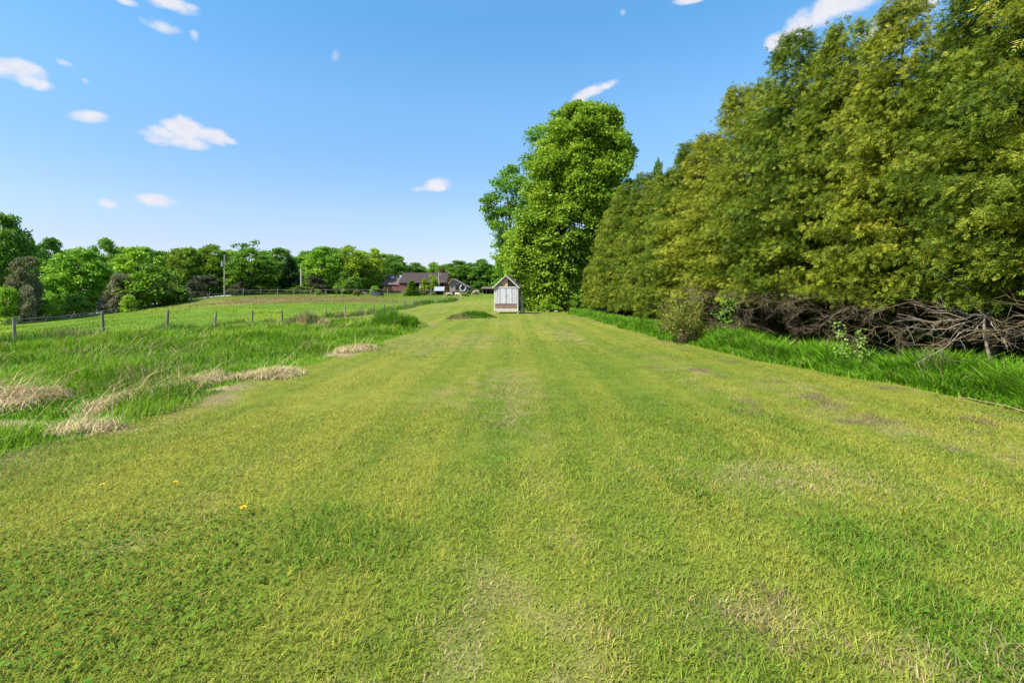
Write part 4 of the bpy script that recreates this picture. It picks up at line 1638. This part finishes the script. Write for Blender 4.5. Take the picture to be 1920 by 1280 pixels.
# ------------------------------------------------------------------ chicken coop
def coop():
    d = 36.0
    x0 = (949 - 960) / F * d
    t = empty('wooden_coop', (x0, d, gz(x0, d) - .02), R(-7.0))
    tag(t, 'small grey wooden coop on legs with a steep gable, standing before the maple', 'coop')
    hw, Ld, zb, zt, za = .86, 2.1, .16, 1.86, 2.66
    for sx in (-1, 1):
        for y in (0, Ld):
            MB().box((sx * (hw - .045), y + (.045 if y == 0 else -.045), (zt) / 2), (.09, .09, zt), bevel=.006).build('post', M_WOODTRIM, t)
    MB().box((0, -.02, zb + .11), (hw * 2 + .02, .045, .19), bevel=.006).build('bottom_beam', M_WOODTRIM, t)
    MB().box((0, Ld / 2, zb + .05), (hw * 2 - .1, Ld - .1, .05)).build('floor_board', M_DARKWOOD, t)
    MB().box((0, .03, .52), (hw * 2 - .2, .03, .36)).build('lower_panel', M_BROWNBAND, t)
    # front planks: two wide pale door leaves between darker side boards
    b = MB()
    z0, z1 = .70, zt - .06
    for xa, xb in ((-.77, -.62), (-.61, -.44), (.44, .60), (.61, .77)):
        b.box(((xa + xb) / 2, .0, (z0 + z1) / 2), (xb - xa, .03, z1 - z0), bevel=.004)
    b.build('front_board', M_WOODGREY, t)
    for sx in (-1, 1):
        k = MB()
        for xa, xb in ((.025, .14), (.146, .265), (.271, .405)):
            k.box((sx * (xa + xb) / 2, -.005, (z0 + z1) / 2), (xb - xa, .03, z1 - z0 - .02), bevel=.004)
        dd = k.build('door', M_WOODLIGHT, t)
        MB().box((sx * .05, -.028, (z0 + z1) / 2), (.03, .02, .12)).build('latch', M_WOODGREY, dd)
    MB().box((0, .035, (z0 + z1) / 2), (hw * 2 - .2, .03, z1 - z0)).build('back_panel', M_DARKWOOD, t)
    MB().box((0, -.02, zt - .0), (hw * 2 + .06, .05, .10), bevel=.006).build('top_beam', M_WOODGREY, t)
    g_ = MB()
    g_.poly([(-hw + .08, .03, zt + .06), (.10, .03, zt + .06), (.10, .03, za - .16), (0, .03, za - .06)], (0, .02, 0))
    g_.build('gable_panel', M_PLY, t)
    g2 = MB()
    g2.poly([(.10, .06, zt + .06), (hw - .1, .06, zt + .06), (.12, .06, za - .18)], (0, .02, 0))
    g2.build('gable_opening', M_HOLE, t)
    MB().bar((-.55, -.0, zt + .26), (-.12, -.0, zt + .08), .03).build('gable_brace', M_BROWNBAND, t)
    # side walls
    for sx in (-1, 1):
        k = MB()
        yy = .1
        while yy < Ld - .2:
            k.box((sx * (hw - .03), yy + .09, (zb + .3 + zt) / 2), (.025, .17, zt - zb - .3), bevel=.003)
            yy += .18
        k.build('side_wall', M_WOODGREY if sx < 0 else M_BROWNBAND, t)
    MB().box((0, Ld - .02, (zb + zt) / 2 + .1), (hw * 2 - .2, .03, zt - zb)).build('back_wall', M_WOODGREY, t)
    # roof slopes and rake boards
    sl = math.atan2(za - zt, hw)
    ln = math.hypot(za - zt, hw) + .16
    for sx in (-1, 1):
        cx = sx * (hw + .09) / 2
        cz = (za + zt - .08) / 2 + .03
        r = MB().box((cx, Ld / 2, cz + .035), (ln, Ld + .22, .03), rot=(0, sx * sl, 0)).build('roof', M_SHINGLEOLD, t)
        MB().box((cx, -.13, cz), (ln, .04, .075), rot=(0, sx * sl, 0)).build('rake_board', M_WOODTRIM, r)
    # leaning boards and wire frame on the right side
    for y, lean_, h in ((.5, .28, 1.3), (1.1, .35, 1.1), (1.6, .22, 1.5)):
        MB().bar((hw + lean_, y, .0), (hw + .04, y + .1, h), .03, k=4).build('prop_board', M_WOODTRIM, t)


coop()


# ------------------------------------------------------------------ fences
def wire_fence():
    ys = [18 + 3.42 * i for i in range(20)]
    base = (float(fence_x(ys[0])), ys[0], gz(float(fence_x(ys[0])), ys[0]))
    t = empty('wire_fence', base)
    tag(t, 'wire fence of short grey weathered posts running back beside the rough grass', 'fence')
    rng = random.Random(3)
    tops = []
    mesh = []
    for k in range(4):
        m = MB()
        m.bar((0, 0, -.3), (rng.uniform(-.03, .03), rng.uniform(-.03, .03), .98), .062 + .006 * k, .05 + .005 * k, 7)
        if k == 2:
            m.bar((.30, 0, -.1), (.03, 0, .80), .028, .022, 5)
        o = m.build('post', M_POSTWOOD, t)
        mesh.append(o.data)
        bpy.data.objects.remove(o)
    for i, y in enumerate(ys):
        x = float(fence_x(y)) + rng.uniform(-.12, .12)
        z = gz(x, y)
        o = link('post', mesh[2 if i == 3 else (0, 1, 3)[i % 3]], t)
        o.location = (x - base[0], y - base[1], z - base[2])
        hs = rng.uniform(.92, 1.1) * (1 if y < 38 else .85)
        o.scale = (.95, .95, hs)
        o.rotation_euler = (rng.gauss(0, .05), rng.gauss(0, .05), rng.uniform(0, 6))
        tops.append((x - base[0], y - base[1], z - base[2]))
    for hh in (.35, .62, .88):
        P = np.array(tops) + np.array([0, 0, hh])
        V, Q = tube(P, .003, 4)
        link('wire', np_mesh('wire', V, [Q], M_WIRE), t)


wire_fence()

RAIL_PTS = [(-60, 621, 60), (0, 613, 64), (120, 601, 70), (240, 585, 78), (330, 568, 85), (420, 558, 92), (500, 555, 96), (580, 554, 99), (660, 554, 101), (760, 553, 104), (830, 553, 105)]
RAIL_XY = np.array([W(*p)[:2] for p in RAIL_PTS])


def rail_fence():
    seg = np.hypot(*np.diff(RAIL_XY, axis=0).T)
    cum = np.concatenate([[0], np.cumsum(seg)])
    step = 2.9
    S = np.arange(0, cum[-1], step)
    X = np.interp(S, cum, RAIL_XY[:, 0])
    Y = np.interp(S, cum, RAIL_XY[:, 1])
    Z = ground_z(X, Y)
    b0 = np.array([X[0], Y[0], Z[0]])
    t = empty('rail_fence', b0)
    tag(t, 'split-rail fence with crossed stakes along the far edge of the pasture', 'fence')
    rng = random.Random(9)
    stake = MB()
    stake.bar((-.34, 0, -.2), (.26, 0, .98), .075, .06, 6)
    stake.bar((.34, .12, -.2), (-.26, .12, .98), .075, .06, 6)
    so = stake.build('post', M_RAILWOOD, t)
    sm_ = so.data
    bpy.data.objects.remove(so)
    up = MB()
    up.bar((0, 0, -.3), (.02, 0, 1.3), .095, .08, 7)
    uo = up.build('post', M_POSTWOOD, t)
    um = uo.data
    bpy.data.objects.remove(uo)
    P = np.stack([X, Y, Z], 1) - b0
    for i in range(len(S)):
        yaw = math.atan2(P[min(i + 1, len(S) - 1)][1] - P[max(i - 1, 0)][1], P[min(i + 1, len(S) - 1)][0] - P[max(i - 1, 0)][0])
        crossed = S[i] < cum[5]
        o = link('post', sm_ if crossed else um, t)
        o.location = P[i]
        o.rotation_euler = (rng.gauss(0, .04), rng.gauss(0, .05), yaw + rng.gauss(0, .15))
        o.scale = (1, 1, rng.uniform(.9, 1.12))
    # all rails of one bay form one rail part
    for i in range(len(S) - 1):
        m = MB()
        for h in ((.30, .66) if S[i] < cum[5] else (.5, 1.0)):
            if rng.random() < .06:
                continue
            a = P[i] + np.array([0, 0, h + rng.uniform(-.06, .06)])
            b = P[i + 1] + np.array([0, 0, h + rng.uniform(-.06, .06)])
            m.bar(tuple(a), tuple(b), .050, .040, 5)
        m.build('rail', M_RAILWOOD, t)


rail_fence()


def track():
    C = np.array([W(*p)[:2] for p in ((-200, 616, 68), (0, 604, 72), (120, 593, 78), (240, 577, 86), (330, 562, 93), (420, 555, 99), (480, 553, 103))])
    s = np.linspace(0, 1, 90)
    cum = np.concatenate([[0], np.cumsum(np.hypot(*np.diff(C, axis=0).T))])
    cum /= cum[-1]
    X, Y = np.interp(s, cum, C[:, 0]), np.interp(s, cum, C[:, 1])
    T = np.stack([np.gradient(X), np.gradient(Y)], 1)
    T /= np.linalg.norm(T, axis=1)[:, None]
    Nn = np.stack([-T[:, 1], T[:, 0]], 1)
    rowsV = []
    for o in (-1.7, -.8, 0, .8, 1.7):
        x, y = X + Nn[:, 0] * o, Y + Nn[:, 1] * o
        rowsV.append(np.stack([x, y, ground_z(x, y) + (.07 if abs(o) < 1.5 else .02)], 1))
    V = np.stack(rowsV, 1)
    n = len(X)
    ii = np.arange(n * 5).reshape(n, 5)
    Q = np.stack([ii[:-1, :-1], ii[:-1, 1:], ii[1:, 1:], ii[1:, :-1]], -1).reshape(-1, 4)
    o = link('road', np_mesh('road', V.reshape(-1, 3), [Q], M_GRAVEL, smooth=True))
    tag(o, kind='structure')


track()


# ------------------------------------------------------------------ poles
def utility_pole():
    d = 106.0
    x, y, z = ground_at(421, d)
    t = empty('utility_pole', (x, y, z))
    tag(t, 'tall utility pole with a grey transformer, before the yellow-green trees', 'utility pole')
    H = EYE - (478 - HZ) / F * d - z
    MB().bar((0, 0, -.5), (0, 0, H), .17, .12, 8).build('pole', M_POLE, t)
    m = MB()
    m.bar((-.42, 0, H - 2.4), (-.42, 0, H - 1.35), .27, .27, 10)
    m.build('transformer', M_TIN, t)
    MB().box((-.2, 0, H - 1.7), (.3, .08, .08)).build('bracket', M_WIRE, t)
    MB().bar((0, -.12, H - .2), (0, -.12, H + .12), .05, .04, 6).build('insulator', M_WHITE, t)


utility_pole()


def bare_pole():
    d = 108.0
    x, y, z = ground_at(565, d)
    t = empty('bare_pole', (x, y, z))
    tag(t, 'short bare pale pole among the trees, without wires', 'pole')
    H = EYE - (503 - HZ) / F * d - z
    MB().bar((0, 0, -.5), (-.05, 0, H), .19, .14, 8).build('pole', M_WOODTRIM, t)
    MB().box((-.05, 0, H - .3), (.5, .1, .1)).build('bracket', M_POLE, t)


bare_pole()


# ------------------------------------------------------------------ farm buildings
def wpt(px, py, d):
    return Vector(W(px, py, d))


def gable_house(t, x0, x1, yd, depth, z_eave, z_ridge, wallm, roofm, ridge_along_x=True, over=.35, open_front=False):
    """walls and two roof slopes; ridge along x"""
    hw = depth / 2
    yc = yd + hw
    m = MB()
    th = .18
    if not open_front:
        m.box(((x0 + x1) / 2, yd + th / 2, z_eave / 2), (x1 - x0 - .02, th, z_eave))
    m.box(((x0 + x1) / 2, yd + depth - th / 2, z_eave / 2), (x1 - x0 - .02, th, z_eave))
    for x in (x0 + th / 2, x1 - th / 2):
        m.poly([(x - th / 2, yd + th, 0), (x - th / 2, yd + depth - th, 0), (x - th / 2, yd + depth - th, z_eave - .02), (x - th / 2, yc, z_ridge - .15), (x - th / 2, yd + th, z_eave - .02)], (th, 0, 0))
    w_ = m.build('wall', wallm, t)
    sl = math.atan2(z_ridge - z_eave, hw)
    ln = math.hypot(z_ridge - z_eave, hw) + over
    rf = []
    for sy in (-1, 1):
        cy = yc + sy * (hw / 2 + over / 2 * math.cos(sl))
        cz = (z_eave + z_ridge) / 2 - over / 2 * math.sin(sl) + .08
        rf.append(MB().box(((x0 + x1) / 2, cy, cz), (x1 - x0 + .5, ln, .12), rot=(-sy * sl, 0, 0)).build('roof', roofm, t))
    return w_, rf


def barn():
    d = 118.0
    k = d / F
    b = ground_at(757, d)
    t = empty('long_barn', b)
    tag(t, 'long low barn with purple-brown roof, red wall and dark open bays', 'barn')
    X = lambda px: (px - 757) * k
    Z = lambda py: EYE - (py - HZ) * k - b[2]
    # left section, older roof
    _, r1 = gable_house(t, X(718), X(750), 0, 6.5, Z(533), Z(516), M_BROWNWALL, M_SHINGLEOLD)
    MB().box((X(733), 1.9, Z(519.5)), (.55, .5, .55)).build('roof_vent', M_WHITE, r1[0])
    MB().box((X(748.5), 1.9, Z(520)), (.45, .5, 1.1)).build('chimney', M_WHITE, r1[0])
    MB().box((X(730), -.06, 1.0), (1.4, .08, 1.5)).build('window', M_HOLE, t)
    MB().box((X(742), -.07, 1.0), (1.6, .1, 2.0)).build('door', M_REDWOOD, t)
    # right section, taller, open front
    w2, r2 = gable_house(t, X(750) + .05, X(836), -.5, 8.0, Z(530), Z(511), M_DARKWOOD, M_SHINGLE, open_front=True)
    MB().box((X(756), -.42, Z(530) / 2), (X(764) - X(750), .14, Z(530) - .05)).build('red_panel', M_REDWOOD, t)
    for px in (765, 776, 788, 800, 812, 824, 834):
        MB().box((X(px), -.4, Z(530) / 2), (.18, .18, Z(530))).build('post', M_BROWNWALL if px != 788 else M_WHITE, t)
    MB().box((X(800), 2.5, Z(534) / 2), (X(834) - X(768), .1, Z(534))).build('inner_wall', M_HOLE, t)


barn()


def outbuilding():
    d = 112.0
    k = d / F
    b = ground_at(862, d)
    t = empty('gabled_outbuilding', b, R(0))
    tag(t, 'small pinkish plank outbuilding with a gable and a white ring on its front', 'outbuilding')
    X = lambda px: (px - 862) * k
    Z = lambda py: EYE - (py - HZ) * k - b[2]
    x0, xa, x1 = X(843), X(850), X(878)
    ze0, za, ze1 = Z(531), Z(523), Z(538)
    MB().poly([(x0, 0, 0), (x1, 0, 0), (x1, 0, ze1), (xa, 0, za), (x0, 0, ze0)], (0, .15, 0)).build('wall', M_PINKWALL, t)
    m = MB()
    m.box((x0 + .08, 2.6, ze0 / 2), (.15, 4.7, ze0))
    m.box((x1 - .08, 2.6, ze1 / 2), (.15, 4.7, ze1))
    m.box(((x0 + x1) / 2, 5.0, ze1 / 2), (x1 - x0 - .4, .15, ze1))
    m.build('side_wall', M_BROWNWALL, t)
    for (xa_, za_, xb_, zb_) in ((xa, za, x1 + .4, ze1 - .2), (xa, za, x0 - .25, ze0 - .28)):
        ang = math.atan2(zb_ - za_, xb_ - xa_)
        ln = math.hypot(zb_ - za_, xb_ - xa_)
        r = MB().box(((xa_ + xb_) / 2, 2.4, (za_ + zb_) / 2 + .1), (ln, 5.6, .14), rot=(0, -ang, 0)).build('roof', M_SHINGLEOLD, t)
        MB().box(((xa_ + xb_) / 2, -.44, (za_ + zb_) / 2 + .06), (ln, .06, .16), rot=(0, -ang, 0)).build('rake_board', M_PINKWALL, r)
    MB().box((X(858), -.05, Z(538)), (1.0, .08, 1.1)).build('window', M_HOLE, t)
    MB().ring((X(868), -.12, Z(540)), .62, .13).build('white_ring', M_WHITE, t)
    MB().poly([(X(868) + .5 * math.cos(a), -.05, Z(540) + .5 * math.sin(a)) for a in np.linspace(0, 2 * np.pi, 15)[:-1]], (0, .04, 0)).build('round_opening', M_HOLE, t)
    # lean-to on the right
    MB().box((X(885), 2.4, Z(543) / 2), (X(892) - X(879), 4.0, Z(543))).build('lean_to', M_BROWNWALL, t)
    MB().box((X(885.5), 2.2, Z(540.5)), (X(895) - X(878), 4.8, .12), rot=(0, .14, 0)).build('lean_to_roof', M_SHINGLEOLD, t)


outbuilding()


def shelter():
    d = 112.0
    k = d / F
    b = ground_at(915, d)
    t = empty('field_shelter', b)
    tag(t, 'low dark open-fronted shelter just left of the coop in the distance', 'shelter')
    X = lambda px: (px - 915) * k
    Z = lambda py: EYE - (py - HZ) * k - b[2]
    MB().box((0, 1.6, Z(539.5)), (X(929) - X(903), 4.0, .16), rot=(.10, 0, 0)).build('roof', M_SHINGLEOLD, t)
    m = MB()
    m.box((0, 3.1, Z(541) / 2), (X(927) - X(905), .12, Z(541)))
    m.box((X(905), 1.7, Z(541.5) / 2), (.12, 2.7, Z(541.5)))
    m.box((X(927), 1.7, Z(541.5) / 2), (.12, 2.7, Z(541.5)))
    m.build('wall', M_DARKWOOD, t)
    for px in (905, 912, 920, 927):
        MB().box((X(px), .25, Z(540.5) / 2), (.14, .14, Z(540.5))).build('post', M_RAILWOOD, t)


shelter()


def lean_to():
    d = 106.0
    k = d / F
    b = ground_at(823, d)
    t = empty('animal_shelter', b)
    tag(t, 'tiny dark animal hutch with a pale sloping metal roof, left of the grazing pair', 'hutch')
    H = EYE - (543 - HZ) * k - b[2]
    m = MB()
    m.box((0, 1.2, H / 2), (1.6, .08, H))
    m.box((-.78, .62, H / 2), (.06, 1.0, H))
    m.box((.78, .62, H / 2), (.06, 1.0, H))
    m.build('wall', M_DARKWOOD, t)
    MB().box((0, .5, H + .18), (2.1, 1.9, .06), rot=(.5, 0, 0)).build('roof', M_TIN, t)


lean_to()


def snag():
    d = 116.0
    k = d / F
    b = ground_at(824, d)
    rng = np.random.default_rng(600)
    H = EYE - (509 - HZ) * k - b[2]
    qb = QBag()
    P = bent(np.array([0, 0, -.3]), np.array([-.15, 0, H]), 7, 0, rng, .015)
    qb.add(*tube(P, np.linspace(.2, .11, 7), 7))
    for s_, z in ((1, .6), (-1, .75), (1, .85)):
        a = P[int(z * 6)]
        qb.add(*tube(bent(a, a + np.array([s_ * .7, .1, .6]), 4, 0, rng), np.linspace(.07, .03, 4), 5))
    o = link('dead_snag', qb.mesh('dead_snag', M_BOUGH, True))
    o.location = b
    tag(o, 'pale dead tree snag with stubby limbs, between barn and outbuilding', 'dead tree')


snag()


def trough():
    d = 99.0
    b = ground_at(707, d)
    t = empty('water_trough', b)
    tag(t, 'dark oval water trough beside a fence post in front of the barn', 'trough')
    m = MB()
    a = np.linspace(0, 2 * np.pi, 25)[:-1]
    outer = [(1.25 * math.cos(q), .55 * math.sin(q)) for q in a]
    n = len(a)
    bot = [m.bm.verts.new((x, y, -.05)) for x, y in outer]
    top = [m.bm.verts.new((x * 1.06, y * 1.06, .72)) for x, y in outer]
    tin = [m.bm.verts.new((x * .98, y * .96, .72)) for x, y in outer]
    bin_ = [m.bm.verts.new((x * .95, y * .93, .5)) for x, y in outer]
    for i in range(n):
        j = (i + 1) % n
        m.bm.faces.new([bot[i], bot[j], top[j], top[i]])
        m.bm.faces.new([top[i], top[j], tin[j], tin[i]])
        m.bm.faces.new([tin[i], tin[j], bin_[j], bin_[i]])
    m.bm.faces.new(bin_)
    m.build('basin', M_RUBBER, t)


trough()


# ------------------------------------------------------------------ grazing horses
def horse_mesh():
    """grazing: head down to the grass, facing +X; closed tapered limbs fused into one skin by a remesh"""
    bm = bmesh.new()

    def limb(pts, k=12, flat=1.0):
        P = np.array([p[:3] for p in pts], float)
        V, Q = tube(P, np.array([p[3] for p in pts]), k)
        if flat != 1.0:
            V = V * np.array([1, flat, 1])
        vs = [bm.verts.new(v) for v in V]
        for q in Q:
            bm.faces.new([vs[n] for n in q])
        bm.faces.new(vs[:k][::-1])
        bm.faces.new(vs[-k:])
    limb([(-.84, 0, 1.10, .10), (-.74, 0, 1.12, .26), (-.50, 0, 1.12, .33), (-.12, 0, 1.07, .335), (.22, 0, 1.07, .34), (.48, 0, 1.10, .31), (.68, 0, 1.06, .24), (.90, 0, .84, .17),
          (1.06, 0, .62, .14), (1.18, 0, .45, .13), (1.25, 0, .34, .14), (1.32, 0, .22, .12), (1.39, 0, .11, .085), (1.43, 0, .05, .06)], 14, .80)
    for s_ in (-1, 1):
        o = .08 * s_
        limb([(.46 + o, .14 * s_, 1.0, .16), (.47 + o, .15 * s_, .74, .105), (.47 + o, .15 * s_, .48, .062), (.46 + o, .15 * s_, .14, .045), (.48 + o, .15 * s_, .08, .062), (.50 + o, .15 * s_, .0, .068)], 8)
        limb([(-.60 - o, .14 * s_, 1.05, .22), (-.56 - o, .15 * s_, .80, .16), (-.60 - o, .15 * s_, .62, .10), (-.72 - o, .15 * s_, .50, .072), (-.69 - o, .15 * s_, .14, .047), (-.67 - o, .15 * s_, .08, .062), (-.65 - o, .15 * s_, .0, .068)], 8)
    bmesh.ops.recalc_face_normals(bm, faces=bm.faces)
    me = bpy.data.meshes.new('body')
    bm.to_mesh(me)
    bm.free()
    me.materials.append(M_HORSE)
    return me


def horses():
    spots = [(842, 559, 96, R(200), 'cream horse grazing, left one of the close pair in front of the outbuilding'),
             (858, 560, 95, R(-40), 'cream horse grazing, right one of the close pair in front of the outbuilding'),
             (893, 553, 103, R(205), 'pale horse standing alone grazing, between the outbuilding and the low shelter')]
    src = None
    for px, py, d, rz, lab in spots:
        b = ground_at(px, d)
        t = empty('horse', b, rz)
        t.scale = (.78, .78, .78)
        tag(t, lab, 'horse', 'pale horses grazing on the far rise')
        if src is None:
            src = []
            o = link('body', horse_mesh(), t)
            rm = o.modifiers.new('fuse', 'REMESH')
            rm.mode = 'VOXEL'
            rm.voxel_size = .03
            rm.use_smooth_shade = True
            sm2 = o.modifiers.new('soften', 'SMOOTH')
            sm2.iterations = 6
            src.append(o)
            m = MB()
            m.bar((-.78, 0, 1.24), (-.93, 0, 1.02), .05, .07, 6)
            m.bar((-.93, 0, 1.02), (-.92, 0, .45), .07, .03, 6)
            src.append(m.build('tail', M_HORSEHAIR, t))
            m = MB()
            m.poly([(.60, -.02, 1.34), (.84, -.02, 1.10), (1.04, -.02, .84), (1.24, -.02, .56), (1.19, -.02, .48), (.98, -.02, .74), (.76, -.02, 1.00), (.56, -.02, 1.24)], (0, .04, 0))
            src.append(m.build('mane', M_HORSEHAIR, t))
            for s_ in (-1, 1):
                src.append(MB().bar((1.22, .06 * s_, .46), (1.30, .10 * s_, .58), .03, .008, 5).build('ear', M_HORSE, t))
        else:
            for c in src:
                e = c.copy()
                COL.objects.link(e)
                e.parent = t


horses()


# ------------------------------------------------------------------ dandelions and stones
M_PETAL = noisy('dandelion_petal', (.75, .42, .01), (.85, .58, .02), (60, 60, 60), .7, .2)
M_STEM = noisy('dandelion_stem', (.14, .22, .03), (.22, .30, .06), (20, 20, 20), .7, .1)


def dandelions():
    src = None
    rng = random.Random(21)
    spots = [(455, 969, 1.2, 'single open yellow dandelion left of centre in the near lawn'), (193, 919, .9, 'small yellow dandelion near the left mown edge'),
             (330, 913, .8, 'small yellow dandelion between the near one and the left edge'),
             (1296, 668, 1.1, 'yellow dandelion on the lawn below the tan shrub'), (1330, 672, 1.0, 'yellow dandelion right of another below the tan shrub'), (1262, 655, .9, 'faint yellow dandelion nearest the tan shrub foot')]
    for px, py, sc, lab in spots:
        x, y = mat_pos(px, py)
        z = gz(x, y)
        t = empty('dandelion', (x, y, z), rng.uniform(0, 6))
        t.scale = (sc, sc, sc)
        tag(t, lab, 'flower', 'dandelions in the lawn')
        if src is None:
            st = MB().bar((0, 0, 0), (.004, 0, .055), .0025, .002, 5).build('stem', M_STEM, t)
            m = MB()
            for ring, (n, r, tilt) in enumerate(((16, .022, .25), (12, .016, .6), (8, .010, 1.0))):
                for i in range(n):
                    a = i / n * 6.283 + ring * .3
                    e = Vector((math.cos(a) * math.cos(tilt), math.sin(a) * math.cos(tilt), math.sin(tilt)))
                    s_ = Vector((-math.sin(a), math.cos(a), 0)) * .0028
                    c = Vector((.004, 0, .056))
                    vs = [m.bm.verts.new(c - s_ * .5), m.bm.verts.new(c + s_ * .5), m.bm.verts.new(c + e * r + s_), m.bm.verts.new(c + e * r - s_)]
                    m.bm.faces.new(vs)
            src = [st, m.build('flower_head', M_PETAL, t)]
        else:
            for c in src:
                e = c.copy()
                COL.objects.link(e)
                e.parent = t


dandelions()


def stones():
    rng = random.Random(31)
    src = None
    for i, (px, py, sc, lab) in enumerate(((1022, 583, .17, 'grey stone at the foot of the huge maple, leftmost of three'), (1034, 582, .22, 'largest grey stone at the foot of the huge maple'), (1050, 584, .14, 'small grey stone right of the largest, under the huge maple'))):
        x, y = mat_pos(px, py)
        if src is None:
            bm = bmesh.new()
            bmesh.ops.create_icosphere(bm, subdivisions=2, radius=1)
            for v in bm.verts:
                v.co *= 1 + rng.uniform(-.16, .16)
                v.co.z *= .6
            src = bpy.data.meshes.new('field_stone')
            bm.to_mesh(src)
            bm.free()
            src.materials.append(M_STONE)
        o = link('field_stone', src)
        o.location = (x, min(y, 40.5), gz(x, min(y, 40.5)) + sc * .2)
        o.scale = (sc, sc * .8, sc)
        o.rotation_euler = (0, 0, i * 1.7)
        tag(o, lab, 'stone', 'stones under the maple')


stones()
